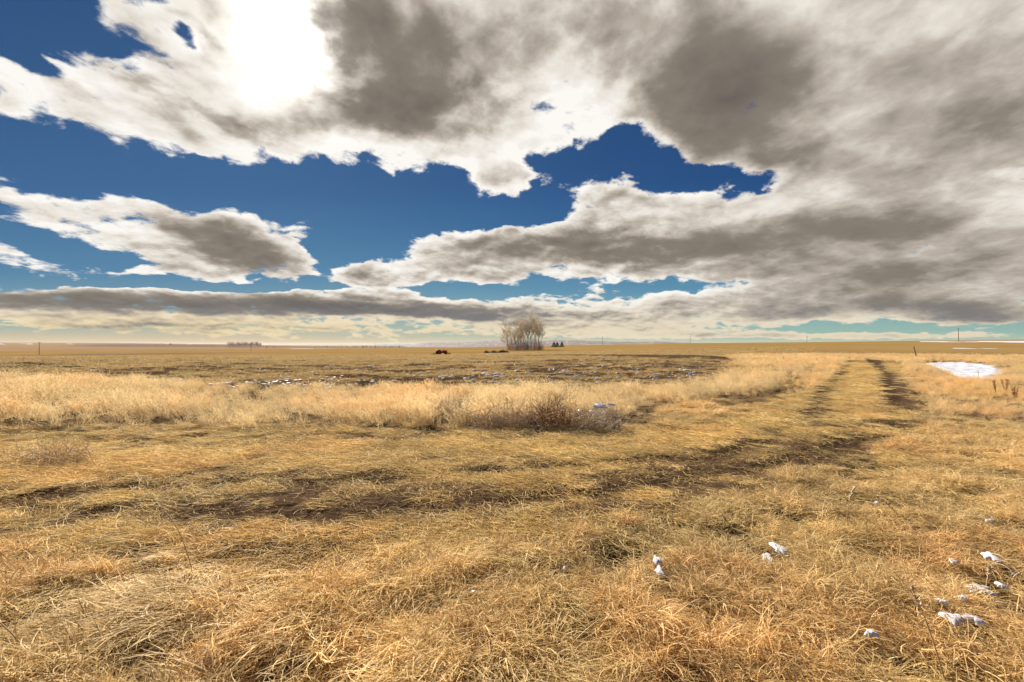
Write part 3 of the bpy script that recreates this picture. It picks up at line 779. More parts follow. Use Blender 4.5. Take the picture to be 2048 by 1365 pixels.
def field_tall():
    x, y, r = polar(60000, 6.5, 42, 60, 1.5)
    ta = tall_w(x, y)
    k = rng.uniform(0, 1, len(x)) < ta * sstep(r, 50, 18)
    k &= rng.uniform(0, 1, len(x)) > sstep(fbm(x * .9, y * .9, 4, 117), .50, .60) * .85
    k &= (((x - BUSH[0]) / 1.2) ** 2 + ((y - BUSH[1] + .1) / .36) ** 2) > 1
    xt, yt = x[k], y[k]
    s = rng.uniform(.65, 1.1, len(xt)) * (.42 + .90 * fbm(xt * .6, yt * .6, 4, 111)) * np.interp(1024 + F * xt / yt, [-100, 180, 390, 700, 880, 1030, 1250, 1500], [.98, .92, .66, .62, .80, .92, .68, .66]) * (.55 + .45 * tall_w(xt, yt))
    lean = np.radians(155) + (fbm(xt * .3, yt * .3, 3, 113) - .5) * 2.5
    rz = lean + rng.normal(0, .8, len(xt))
    a = rng.integers(0, 10, len(xt))
    tn = tints(xt, yt, (1.06, 1.02, .93), .22, .45, 115, .10, .6)
    m = a < 6
    o = gn_scatter('tall_seed_grass', xt[m], yt[m], rz[m], (rng.normal(0, .12, m.sum()), rng.normal(0.1, .12, m.sum())), s[m], rng.integers(0, 6, m.sum()), tn[m], P_TALL)
    tag(o, 'pale knee high seed grass in a band beyond the track', 'grass', kind='stuff')
    m = ~m
    o = gn_scatter('leafy_grass', xt[m], yt[m], rz[m], (rng.normal(0, .15, m.sum()), rng.normal(0, .15, m.sum())), s[m] * 1.05, rng.integers(0, 4, m.sum()), tn[m] * .9, P_BASE)
    tag(o, 'leafy dry grass growing thick at the foot of the tall seed grass', 'grass', kind='stuff')
def field_meadow():
    # knee-low orange meadow right of the track and on both sides of it further up
    x, y, r = polar(80000, 5.5, 75, 60, 1.3)
    tr = track_w(x, y)
    pxx = 1024 + F * x / y
    zone = sstep(pxx, 1560, 1700) * (.25 + .75 * sstep(y, 6, 10)) + sstep(pxx, 1430, 1520) * (y > 22)
    k = (rng.uniform(0, 1, len(x)) < zone) & (rng.uniform(0, 1, len(x)) > tr * 1.1) & (sdist(x, y, POND) + (fbm(x * 1.5, y * 1.5, 3, 127) - .5) * 1.2 < .05) & keepout(x, y) & (tall_w(x, y) < .6)
    k &= rng.uniform(0, 1, len(x)) > rut_mud(x, y)
    x, y, r = x[k], y[k], r[k]
    hgt = (.30 + .75 * fbm(x * .5, y * .5, 4, 121)) * (.7 + .3 * sstep(y, 7, 12))
    s = rng.uniform(.6, 1.0, len(x)) * hgt * (.8 + np.minimum(r, 40) * .012)
    tn = tints(x, y, (1.12, 1.02, .86), .24, .6, 123, .35, .4)
    a = rng.integers(0, 10, len(x)) < 6
    rz = rng.uniform(0, 6.28, len(x))
    o = gn_scatter('meadow_grass', x[a], y[a], rz[a], (rng.normal(0, .15, a.sum()), rng.normal(0, .15, a.sum())), s[a], rng.integers(0, 4, a.sum()), tn[a], P_BASE)
    tag(o, 'orange tinged dry meadow grass beside the wheel ruts', 'grass', kind='stuff')
    a = ~a
    o = gn_scatter('meadow_seed_grass', x[a], y[a], rz[a], (rng.normal(0, .15, a.sum()), rng.normal(0, .15, a.sum())), s[a] * .62, rng.integers(0, 6, a.sum()), tn[a], P_TALL)
    tag(o, 'thin reddish seed stems scattered through the right meadow', 'grass', kind='stuff')
def field_stubble():
    x, y, r = polar(60000, 12, 150, 58, 1.25)
    pxx = 1024 + F * x / y
    k = (tall_w(x, y) < .4) & (track_w(x, y) < .3) & (rng.uniform(1430, 1660, len(x)) > pxx) & (y > 14)
    nn = fbm(x * .55, y * .9, 4, 61)
    k &= (rng.uniform(0, 1, len(x)) > sstep(nn, .42, .52) * .92)
    k &= rng.uniform(0, 1, len(x)) > np.exp(-(poly_dist(x, y, BERM) / 4.5) ** 2) * .95
    k &= rng.uniform(0, 1, len(x)) > np.exp(-(poly_dist(x, y, RANGE_MUD) / 1.6) ** 2) * sstep(fbm(x * .6, y * 1.2, 4, 63), .40, .55) * .9
    x, y, r = x[k], y[k], r[k]
    s = rng.uniform(.7, 1.5, len(x)) * (.8 + .011 * r) * (.5 + fbm(x * .5, y * .5, 3, 131))
    o = gn_scatter('field_stubble', x, y, rng.uniform(0, 6.28, len(x)), (rng.normal(0, .1, len(x)), rng.normal(0, .1, len(x))), np.stack([s, s, s * .8], -1), rng.integers(0, 4, len(x)),
                   tints(x, y, (.92, .86, .80), .22, .35, 133, .3, .3), P_STUB)
    tag(o, 'low tan pasture stubble across the open field behind the tall grass', 'grass', kind='stuff')
field_matted(); field_flat(); field_flecks(); field_tall(); field_meadow(); field_stubble()
#@@OBJ
# ------------------------------------------------------------------ hills, far mountains
def ridge(name, mat, d, prof, depth, label, seed, rough=3.0, attrs=True):
    """a ridge of real depth: skyline given as photo columns / rows at distance d"""
    px = np.linspace(prof[0][0], prof[-1][0], 420)
    top = EYE + (HZ - np.interp(px, [p[0] for p in prof], [p[1] for p in prof])) / F * d
    u = (px - 1024) / F
    ts = np.linspace(-1, 1, 40)
    co = []
    for t in ts:
        dd = d + t * depth
        x = u * dd; y = np.full_like(x, dd)
        base = base_z(x, y) - 6
        gul = fbm(x * .004 + seed, y * .0012, 5, seed)
        k = (1 - abs(t) ** 1.15) if t < 0 else (1 - t ** 2)
        z = base + (top - base) * k + (gul - .5) * rough * 8 * (1 - abs(t)) * (abs(t) > .02)
        co.append(np.stack([x, y, z], -1))
    co = np.array(co); n, m = co.shape[:2]
    idx = np.arange(n * m).reshape(n, m)
    f = np.stack([idx[:-1, :-1], idx[:-1, 1:], idx[1:, 1:], idx[1:, :-1]], -1).reshape(-1, 4)
    o = link(name, mesh_np(name, co.reshape(-1, 3), f, mat))
    o['kind'] = 'structure'; o['label'] = label
    return o
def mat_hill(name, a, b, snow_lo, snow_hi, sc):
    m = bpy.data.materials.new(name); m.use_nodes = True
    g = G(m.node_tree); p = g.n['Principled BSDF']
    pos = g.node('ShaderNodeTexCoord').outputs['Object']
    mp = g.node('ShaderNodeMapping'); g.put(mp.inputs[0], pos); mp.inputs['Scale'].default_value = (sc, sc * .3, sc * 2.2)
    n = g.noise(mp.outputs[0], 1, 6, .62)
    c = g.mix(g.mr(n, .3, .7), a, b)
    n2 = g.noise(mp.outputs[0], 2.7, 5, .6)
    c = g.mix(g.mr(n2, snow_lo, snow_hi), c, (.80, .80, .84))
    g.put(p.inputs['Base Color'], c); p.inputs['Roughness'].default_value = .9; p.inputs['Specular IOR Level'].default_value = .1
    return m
ridge('hills', mat_hill('snowy_hill', (.13, .11, .12), (.23, .175, .155),   .61, .71, .012), 4700,
      [(790, 697), (820, 692), (838, 687.5), (855, 685), (900, 684.2), (940, 683.6), (996, 681.8), (1060, 682), (1115, 680.6), (1160, 681.2), (1200, 682.9), (1280, 684.2), (1350, 685.6), (1440, 686.8), (1520, 689)], 900,
      'low snow streaked hills on the horizon behind the bare trees', 5)
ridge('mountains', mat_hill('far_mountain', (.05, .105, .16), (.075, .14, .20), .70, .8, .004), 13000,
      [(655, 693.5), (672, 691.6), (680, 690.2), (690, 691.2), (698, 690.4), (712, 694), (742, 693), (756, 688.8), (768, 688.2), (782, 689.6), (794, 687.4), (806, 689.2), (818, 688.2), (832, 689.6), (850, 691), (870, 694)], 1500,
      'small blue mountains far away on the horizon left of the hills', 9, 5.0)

# ------------------------------------------------------------------ snow
M_SNOW = mat_snow()
def snow_sheet(name, poly, dz, mat, seed, step=.16):
    """a sheet of snow over the given outline, ragged at its rim and slightly domed"""
    poly = np.array(poly); lo = poly.min(0) - .6; hi = poly.max(0) + .6
    xs = np.arange(lo[0], hi[0], step); ys = np.arange(lo[1], hi[1], step)
    X, Y = np.meshgrid(xs, ys); s = sdist(X.ravel(), Y.ravel(), poly).reshape(X.shape)
    s = s + (fbm(X * 2.2, Y * 1.6, 4, seed) - .5) * .5
    Z = height(X.ravel(), Y.ravel()).reshape(X.shape)
    Zt = Z + dz * sstep(s, -.02, .5) + (fbm(X * .9, Y * .9, 3, seed + 3) - .5) * .06 * sstep(s, 0, .5)
    keep = s > -.02
    n, m = X.shape; idx = np.arange(n * m).reshape(n, m)
    q = keep[:-1, :-1] & keep[1:, :-1] & keep[:-1, 1:] & keep[1:, 1:]
    f = np.stack([idx[:-1, :-1], idx[:-1, 1:], idx[1:, 1:], idx[1:, :-1]], -1)[q]
    co = np.stack([X, Y, np.where(keep, Zt + .01, Z - .05)], -1).reshape(-1, 3)
    used = np.unique(f); re = np.full(n * m, -1); re[used] = np.arange(len(used))
    return link(name, mesh_np(name, co[used], re[f], mat))
o = snow_sheet('snow_field', POND, .16, M_SNOW, 201)
tag(o, 'large smooth white snowfield filling the hollow right of the track', 'snow')

M_LUMP = mat_simple('wet_snow', (.68, .68, .70), .45, .16, 30)
def snow_lump_mesh(seed, n=26, rings=7, asp=.6):
    g = np.random.default_rng(seed); ph = g.uniform(0, 6.28, 5)
    co = [(0, 0, 1.0)]
    for i in range(1, rings + 1):
        t = i / rings
        for k in range(n):
            a = 2 * math.pi * k / n
            e = 1 + .30 * math.sin(2 * a + ph[0]) + .24 * math.sin(3 * a + ph[1]) + .16 * math.sin(5 * a + ph[2]) + .10 * math.sin(8 * a + ph[3]) + g.uniform(-.05, .05)
            rr = t * e
            z = (1 - t ** 4) + .16 * math.sin(rr * 5 * math.cos(a) + ph[4]) * (1 - t)
            co.append((rr * math.cos(a), rr * math.sin(a) * asp, z if i < rings else -.6))
    f = [(0, 1 + k, 1 + (k + 1) % n, 1 + (k + 1) % n) for k in range(n)]
    me = bpy.data.meshes.new('snow_patch')
    fs = [(0, 1 + k, 1 + (k + 1) % n) for k in range(n)]
    for i in range(rings - 1):
        for k in range(n):
            a, b = 1 + i * n + k, 1 + i * n + (k + 1) % n
            fs.append((a, a + n, b + n, b))
    me.from_pydata(co, [], fs); me.polygons.foreach_set('use_smooth', np.ones(len(fs), bool)); me.materials.append(M_LUMP)
    return me
SNOW_LABELS = [
    'left lobe of the paired snow lumps, in grass well below the mud', 'right lobe of the paired snow lumps, tallest of the middle right snow',
    'rounder lower one of two snow bits in front of the muddy track', 'thin upper one of two snow bits in front of the muddy track',
    'sliver of snow in the dark hollow at bottom centre', 'thick snow lump near the right edge, uppermost of the big right hand ones',
    'widest long snow lump lying slanted at the right edge', 'slanted snow streak just under the widest right hand lump', 'small round snow bit right of the widest slanted lump',
    'plump oval snow lump behind the straw stalks at lower right', 'thin pale snow strip beside the plump oval lump at lower right', 'lonely small snow lump low between the tussocks, left of the lower right group',
    'small snow bit just above the plump oval lump', 'small snow flake left of the thick right edge lump', 'thin snow streak at the frame edge beside the thick lump',
    'tiny snow bit under the slanted streak', 'tiny snow bit right of the slanted streak, lower down', 'tiny snow crumb left of the two stacked bits, by the track edge',
    'single snow crumb high on the right slope beside bent seed stalks', 'faint flat snow streak on the upper right slope']
for i, ((px, py, hw, asp), (sx, sy, sr)) in enumerate(zip(SNOW_PX, SNOWSPOTS)):
    me = snow_lump_mesh(300 + i, asp=1.0)
    o = link('snow_patch', me)
    z0 = float(height(np.array([sx]), np.array([sy]))[0])
    o.location = (sx, sy, z0 + .08)
    o.scale = (sr * .82, sr * max(asp, .5) * 1.35, .010 + sr * .045)
    o.rotation_euler = (R(8), 0, R(-20 + (i * 37) % 30))
    tag(o, SNOW_LABELS[i], 'snow', 'snow lumps left in the foreground grass')
# snow caught in the brush heap
BS = [(1200, 815, 26, .5), (1222, 812, 14, .6), (1186, 828, 18, .4), (1240, 846, 9, .4), (1208, 851, 8, .4), (1075, 826, 10, .5), (1152, 851, 8, .5), (1160, 826, 12, .4), (1112, 812, 7, .5)]
BSL = ['broad patch of snow draped over the right end of the brush heap', 'upper right snow patch on the brush heap', 'lower snow streak on the right flank of the brush heap', 'small outlying snow bit right of the brush heap',
       'snow bit on the ground before the right flank of the brush heap', 'little snow patch in the middle of the brush heap', 'snow crumb at the foot of the brush heap beside its dark hollow', 'thin snow streak between the brush heap middle and its right end', 'small snow speck among the red stems of the brush heap']
for i, (px, py, hw, asp) in enumerate(BS):
    d0 = 8.55 - .35 * (py - 812) / 40; zt = EYE + (HZ - py) / F * d0 + .03
    o = link('snow_patch', snow_lump_mesh(340 + i, asp=1.0))
    o.location = ((px - 1024) / F * d0, d0, zt); s = hw * d0 / F * .62
    o.scale = (s, s * .5, .012); o.rotation_euler = (R(24), R(5 - i * 3), R(i * 15))
    tag(o, BSL[i], 'snow', 'snow caught in the brush heap')
# crumbs of snow across the muddy pasture: nobody could count them
def pasture_snow():
    g = np.random.default_rng(77); V = []; Fc = []; c = 0
    def lump(x, y, rx, ry, h):
        nonlocal c
        n = 9; a = np.arange(n) * 2 * np.pi / n; e = 1 + g.uniform(-.35, .35, n)
        z0 = height(np.array([x]), np.array([y]))[0]
        top = np.stack([x + rx * .6 * e * np.cos(a), y + ry * .6 * e * np.sin(a), np.full(n, z0 + h)], -1)
        bot = np.stack([x + rx * e * np.cos(a), y + ry * e * np.sin(a), np.full(n, z0 - .03)], -1)
        V.append(np.concatenate([top, bot, [[x, y, z0 + h * 1.15]]]))
        for k in range(n):
            k2 = (k + 1) % n
            Fc.append((c + k, c + n + k, c + n + k2, c + k2)); Fc.append((c + 2 * n, c + k, c + k2, c + k2))
        c += 2 * n + 1
    row = RANGE_MUD
    for (px, py, w) in [(370, 768, 14), (425, 769, 10), (450, 768, 8), (460, 773, 16), (485, 770, 12), (505, 769, 9), (540, 767, 8), (556, 766, 16), (575, 771, 10), (652, 758, 12), (668, 757, 8), (655, 773, 8), (605, 774, 7), (700, 772, 6), (740, 776, 8), (770, 774, 6),
                        (965, 747, 16), (990, 753, 22), (975, 749, 10), (930, 757, 7), (1010, 745, 8), (1045, 742, 12), (1135, 741, 12), (1120, 744, 9), (1095, 739, 10), (1185, 738, 8), (1170, 726, 10), (1215, 727, 8), (860, 749, 8), (900, 752, 9), (880, 757, 10), (820, 752, 8), (790, 771, 6), (1240, 745, 8), (1270, 744, 8), (1300, 749, 8), (1340, 746, 6), (1365, 741, 7)]:
        x, y = gp(px, py)
        for k in range(4):
            lump(x + g.normal(0, w * y / F * .7), y + g.normal(0, .35), w * y / F * g.uniform(.25, .55), g.uniform(.08, .2), .028)
    for i in range(900):
        px = g.uniform(-100, 1440); py = 748 + g.normal(0, 12) + (900 - px) * .008
        if py > 782 or py < 722: continue
        x, y = gp(px, py)
        if fbm(np.array([x * .35]), np.array([y * .6]), 3, 63)[0] < .47 + .12 * (px < 350): continue
        lump(x, y, g.uniform(.05, .2), g.uniform(.05, .12), .028)
    co = np.concatenate(V)
    me = bpy.data.meshes.new('pasture_snow'); me.from_pydata(co.tolist(), [], [tuple(dict.fromkeys(q)) for q in Fc]); me.materials.append(M_SNOW)
    o = link('pasture_snow', me)
    tag(o, 'crumbs and streaks of leftover snow across the muddy pasture', 'snow', kind='stuff')
pasture_snow()

# ------------------------------------------------------------------ brush heap and tumbleweeds
M_TWIG = mat_simple('dark_brush', (.60, .44, .26), .85, .45, 30)
M_REDTWIG = mat_simple('red_brush', (.30, .15, .06), .85, .4, 30)
M_GREYTWIG = mat_simple('grey_brush', (.58, .47, .33), .85, .4, 30)
M_STALK = mat_simple('straw_stalk', (.68, .48, .23), .8, .25, 40)
M_HEAD = mat_simple('seed_head', (.76, .58, .36), .85, .25, 60)
def tangle(name, c, rx, ry, h, n, mat, parent, seed, rad=(.003, .007), length=(.2, .6), up=.25, shell=.0):
    g = random.Random(seed); mb = MB()
    for i in range(n):
        a = g.uniform(0, 6.283); rr = math.sqrt(g.uniform(shell, 1))
        x, y = c[0] + rx * rr * math.cos(a), c[1] + ry * rr * math.sin(a)
        top = h * max(0.05, (1 - rr ** 2)); z = c[2] + g.uniform(0, 1) ** .8 * top
        L = g.uniform(*length); az = g.uniform(0, 6.283); el = g.gauss(up, .55)
        p = Vector((x, y, z)); pts = [p.copy()]
        for s in range(4):
            p = p + Vector((math.cos(el) * math.cos(az), math.cos(el) * math.sin(az), math.sin(el))) * (L / 4)
            p.z = max(p.z, c[2] + .01); pts.append(p.copy()); az += g.gauss(0, .35); el += g.gauss(-.12, .3)
        r0 = g.uniform(*rad)
        mb.tube(pts, [r0, r0 * .9, r0 * .75, r0 * .55, r0 * .3], 3, cap=False)
    return mb.build(name, mat, parent)
def zat(x, y): return float(height(np.array([float(x)]), np.array([float(y)]))[0])
bx, by = BUSH[0], BUSH[1] + .15
bush = empty('brush_heap', (bx, by, zat(bx, by)))
tag(bush, 'tangled heap of dead brush with reddish stems and snow before the pale tall grass', 'brush heap')
tangle('dark_tangle', (0, .15, 0), 1.15, .42, .26, 620, M_TWIG, bush, 1, (.0025, .006))
tangle('dark_tangle', (-.6, .25, 0), .75, .40, .36, 450, M_GREYTWIG, bush, 11, (.003, .006))
tangle('red_stems', (.30, .10, .05), .42, .28, .32, 220, M_REDTWIG, bush, 2, (.003, .006), (.25, .55), .8)
tangle('red_stems', (1.0, .1, 0), .55, .4, .28, 500, M_GREYTWIG, bush, 14, (.003, .006), (.2, .5), .35)
mb = MB(); gg = random.Random(5)
for i in range(26):
    x = gg.uniform(-1.1, 1.3); z = gg.uniform(0, .25)
    mb.tube([(x, -.3 + gg.uniform(-.15, .3), z), (x + gg.gauss(0, .2), -.25, z + gg.uniform(.05, .3)), (x + gg.gauss(0, .45), -.2 + gg.gauss(0, .2), z + gg.uniform(.1, .55))], [.006, .005, .002], 4, cap=False)
mb.build('straw_stems', M_STALK, bush)
def weed(px, py, rx, ry, h, n, mat, seed, name, label, cat, **kw):
    x, y = gp(px, py); o = empty(name, (x, y, zat(x, y))); tag(o, label, cat)
    tangle('stems', (0, 0, 0), rx, ry, h, n, mat, o, seed, **kw); return o
w_ = weed(905, 842, .42, .3, .40, 650, M_GREYTWIG, 21, 'tumbleweed', 'grey tumbleweed ball caught in the grass left of the brush heap', 'tumbleweed', rad=(.002, .005), length=(.12, .4), up=.5)
w_ = weed(118, 922, .50, .28, .16, 420, M_HEAD, 22, 'flattened_weed', 'pale bunch of dead weed lying on the yellow grass at left', 'dead weed', rad=(.002, .005), length=(.2, .5), up=.2)
w_ = weed(1215, 838, .3, .2, .22, 260, M_GREYTWIG, 23, 'tumbleweed', 'small grey weed clump under the snow at the right of the brush heap', 'tumbleweed', rad=(.002, .005), length=(.12, .3), up=.5)
# rust coloured dock stalks by the snowfield
M_DOCK = mat_simple('rust_weed', (.62, .34, .15), .85, .3, 40)
for i, (px, py, hh, lab) in enumerate([(1960, 757, .6, 'thin rust coloured weed standing inside the snowfield edge'), (1991, 790, .42, 'leftmost of three rust coloured dock weeds before the snowfield'), (2011, 789, .46, 'middle of three rust coloured dock weeds before the snowfield'), (2028, 800, .40, 'rightmost of three rust coloured dock weeds before the snowfield')]):
    x, y = gp(px, py); o = empty('dock_weed', (x, y, zat(x, y))); tag(o, lab, 'weed', 'rust coloured dock weeds')
    mb = MB(); g = random.Random(60 + i); mh = MB()
    for k in range(3 if i else 1):
        mb = MB(); mh = MB()
        dx, dy = g.gauss(0, .10), g.gauss(0, .08)
        pts = [(dx * t * .8, dy * t * .8, hh * t) for t in (0, .35, .7, 1)]
        mb.tube(pts, [.010, .008, .006, .003], 5)
        for q in range(70 if i else 30):
            t = g.uniform(.35, 1); c = Vector((dx * t * .8, dy * t * .8, hh * t)); d = Vector((g.gauss(0, 1), g.gauss(0, 1), g.gauss(.6, .6))).normalized()
            mh.tube([c, c + d * g.uniform(.015, .045)], [.007, .003], 4, cap=False)
        mb.build('stem', M_DOCK, o); mh.build('seed_head', M_DOCK, o)
# clumpy bank of coarse straw right of the snowfield
# ------------------------------------------------------------------ foreground seed stalks
def stalk(px0, py0, px1, py1, d, lab, seed, nod=.12, head=.28, r=.0036):
    """px0,py0 foot and px1,py1 tip in the photograph, at distance d"""
    x0, y0 = (px0 - 1024) / F * d, d; x1, z1 = (px1 - 1024) / F * d, EYE + (HZ - py1) / F * d
    z0 = zat(x0, y0); o = empty('seed_stalk', (x0, y0, z0)); tag(o, lab, 'grass stalk', 'single seed stalks in the foreground')
    g = random.Random(seed); tip = Vector((x1 - x0, g.uniform(-.04, .04), z1 - z0)); L = tip.length
    def P(t): return tip * t + Vector((nod * math.sin(t * math.pi) * (.5 + t) * (1 if x0 > x1 else -1) * L * .55, 0, nod * L * .9 * t * (1 - t)))
    pts = [P(t / 10) for t in range(11)]
    mb = MB(); mb.tube(pts, [r * (1.15 - .06 * k) for k in range(11)], 5); mb.build('stem', M_STALK, o, True)
    mh = MB()
    for k in range(int(46 * head / .28)):
        t = 1 - g.uniform(0, head); c = P(t); dv = (P(min(1.05, t + .08)) - c).normalized()
        d2 = (dv * 1.1 + Vector((g.gauss(0, .5), g.gauss(0, .5), g.gauss(-.1, .35)))).normalized() * g.uniform(.012, .030)
        mh.tube([c, c + d2 * .5, c + d2], [.0018, .0036, .001], 4, cap=False)
    mh.build('seed_head', M_HEAD, o, True)
stalk(392, 1290, 318, 1008, 2.9, 'tallest thin stalk at left with a drooping pale seed head', 401, .13, .26)
stalk(1895, 1400, 1830, 1180, 2.0, 'thick straw stem rising from the bottom right corner', 402, .04, .22)
stalk(1472, 1150, 1441, 1028, 3.6, 'short upright stalk above the paired snow lumps', 403, .04, .3)
stalk(70, 1400, 6, 1222, 2.2, 'leaning straw stem at the lower left corner', 404, .06, .2)
stalk(205, 1262, 200, 1165, 3.0, 'short straight stalk left of the tallest one', 405, .03, .4)
stalk(295, 1290, 282, 1190, 2.8, 'slim stalk just left of the foot of the tallest stalk', 406, .03, .4)
stalk(905, 1310, 882, 1215, 2.75, 'slim stalk at bottom centre left of the dark hollow', 407, .05, .35)
stalk(1268, 1255, 1255, 1170, 3.0, 'short stalk over the orange tussock at bottom centre', 408, .05, .4)
stalk(1690, 1175, 1712, 975, 3.7, 'bent seed stalk leaning right on the right slope', 409, .10, .32)
stalk(1798, 1080, 1735, 985, 4.0, 'seed stalk drooping left beside the single snow crumb', 410, .12, .55)
stalk(1965, 1215, 1968, 1130, 2.9, 'upright stalk between the right edge snow lumps', 411, .03, .35)
stalk(1560, 1365, 1512, 1262, 2.3, 'leaning stalk at the bottom, left of the lonely snow lump', 412, .05, .3)
stalk(150, 1215, 118, 1140, 3.3, 'short leaning stalk over the pale grass at far left', 413, .05, .4)
stalk(1838, 868, 1800, 812, 8.6, 'pale bent stalk standing over the dark mud hollow in the rut', 414, .1, .4)

# ------------------------------------------------------------------ fence posts
M_WOOD = mat_simple('weathered_wood', (.30, .25, .20), .9, .3, 12, bump=.4)
def post(px, py, pxt, pyt, d, r, lab, mat):
    x = (px - 1024) / F * d; z0 = zat(x, d); o = empty('fence_post', (x, d, z0)); tag(o, lab, 'fence post')
    tx = (pxt - px) / F * d; tz = EYE + (HZ - pyt) / F * d - z0
    k = -.25; mb = MB(); mb.tube([(tx * k, 0, tz * k), (0, 0, 0), (tx * .5, 0, tz * .5), (tx, 0, tz)], [r, r, r * .95, r * .85], 9); mb.build('post', mat, o)
    mw = mat_simple('old_wire', (.25, .22, .2), .6, .2, 20, .7)
    for t in (.45, .8):
        mb = MB(); mb.tube([(tx * t + math.cos(a) * r * 1.08, math.sin(a) * r * 1.08, tz * t) for a in np.linspace(0, 6.283, 13)], .006, 4, cap=False); mb.build('wire_wrap', mw, o)
post(1834, 714, 1827, 693, 45, .055, 'leaning wooden fence post beside the snowfield, right of the track', M_WOOD)
post(1567, 732, 1566.5, 714, 40, .04, 'upright pale fence post in the tall grass left of the track', mat_simple('pale_wood', (.45, .40, .34), .9, .25, 12))

# ------------------------------------------------------------------ utility poles
M_POLE = mat_simple('pole_wood', (.16, .11, .085), .9, .3, 3)
M_INS = mat_simple('insulator', (.35, .38, .36), .3, .1, 10)
def pole(px, pyt, d, lab, hgt, rz=.5):
    x = (px - 1024) / F * d; top = EYE + (HZ - pyt) / F * d
    o = empty('utility_pole', (x, d, top - hgt), rz); tag(o, lab, 'utility pole', 'utility poles strung along the horizon')
    mb = MB(); mb.tube([(0, 0, -1.5), (0, 0, hgt * .5), (0, 0, hgt)], [.17, .15, .12], 10); mb.build('pole', M_POLE, o, True)
    mb = MB(); mb.box((0, .16, hgt - .6), (2.2, .10, .13)); ca = mb.build('crossarm', M_POLE, o)
    for sx in (-1.0, -.45, .45, 1.0):
        mb = MB(); mb.tube([(sx, .16, hgt - .535), (sx, .16, hgt - .46), (sx, .16, hgt - .40), (sx, .16, hgt - .34)], [.02, .055, .05, .02], 8); mb.build('insulator', M_INS, ca)
for a in [(78.5, 684, 300, 'tallest looking utility pole at the far left on the golden plain', 9.0), (502, 686, 450, 'utility pole standing beside the leafless windbreak at left', 9.0), (751, 686.2, 640, 'utility pole in front of the blue mountains', 9.0),
          (918, 681.3, 860, 'thin utility pole against the snowy hills left of the bare trees', 9.5), (1112, 676, 560, 'utility pole rising behind the dark evergreens', 9.5), (1205, 674, 560, 'utility pole just right of the evergreens before the hills', 9.5),
          (1380.5, 671.6, 540, 'utility pole on the horizon midway between evergreens and track', 9.5), (1614, 672, 420, 'utility pole on the rise left of the track', 9.5), (1917, 656, 300, 'tall utility pole at the right above the long snow drift', 9.5)]:
    pole(*a)

# ------------------------------------------------------------------ trees
M_BARK = mat_simple('grey_bark', (.36, .30, .25), .9, .3, 4)
M_TWIGS = mat_simple('tan_twigs', (.70, .59, .44), .9, .3, 3)
M_SHOOT = mat_simple('mauve_shoots', (.56, .44, .39), .9, .3, 3)
def tree_parts(seed, H, spread, twig=.028, nmain=4, lean=0.0):
    """bare crown of upswept limbs; returns trunk and crown mesh builders"""
    g = random.Random(seed); tk = MB(); cr = MB()
    def branch(p, d, L, r, lvl, mb):
        n = 5; pts = [p.copy()]; rr = [r]
        for s in range(n):
            d = (d + Vector((g.gauss(0, .10), g.gauss(0, .10), .05))).normalized()
            p = p + d * (L / n); pts.append(p.copy()); rr.append(max(r * (1 - .72 * (s + 1) / n), twig * .45))
        mb.tube(pts, rr, 5 if lvl < 2 else 3, cap=False)
        if lvl >= 4: return
        k = {0: nmain, 1: 8, 2: 6, 3: 6}[lvl]
        for q in range(k):
            t = g.uniform(.25 if lvl else .22, 1.0); i = min(int(t * n), n - 1)
            b = pts[i].lerp(pts[i + 1], t * n - i)
            ax = Vector((g.gauss(0, 1), g.gauss(0, 1), 0)); ax = ax.normalized() if ax.length > .01 else Vector((1, 0, 0))
            ang = g.uniform(.38, .80) * spread
            nd = (d * math.cos(ang) + ax * math.sin(ang) + Vector((0, 0, .22))).normalized()
            branch(b, nd, L * g.uniform(.40, .62), max(rr[i] * .55, twig * .6), lvl + 1, cr)
    branch(Vector((0, 0, -.3)), Vector((lean, 0, 1)).normalized(), H * .72, .24 * H / 14, 0, tk)
    return tk, cr
TREES = [(1016, 220, 11.5, 1.15, -.10, 'leftmost and shortest bare tree of the grove, leaning left'), (1026, 224, 12, 1.0, -.03, 'bare tree second from the left edge of the grove'), (1034, 218, 13.2, .9, -.05, 'slender bare tree under the left peak of the grove'),
         (1041, 222, 14.8, 1.0, -.03, 'tall bare tree forming the left peak of the grove'), (1049, 226, 13.6, .85, .0, 'narrow bare tree in the middle of the grove'), (1054, 217, 14.0, .9, .02, 'straight bare tree just right of the grove middle'),
         (1062, 221, 14.9, 1.0, .02, 'tall bare tree with the dark forked trunk right of the grove middle'), (1070, 225, 14.6, 1.05, .05, 'bare tree forming the right peak of the grove'), (1078, 219, 13.0, 1.25, .12, 'rightmost bare tree of the grove, spreading out to the right')]
for i, (px, d, H, sp, lean, lab) in enumerate(TREES):
    x = (px - 1024) / F * d; o = empty('bare_tree', (x, d, zat(x, d)), i * 0.0); tag(o, lab, 'tree', 'bare cottonwoods of the grove')
    tk, cr = tree_parts(500 + i, H, sp * 1.12, .024, 8, lean)
    tk.build('trunk', M_BARK, o, True); cr.build('crown', M_TWIGS, o, True)
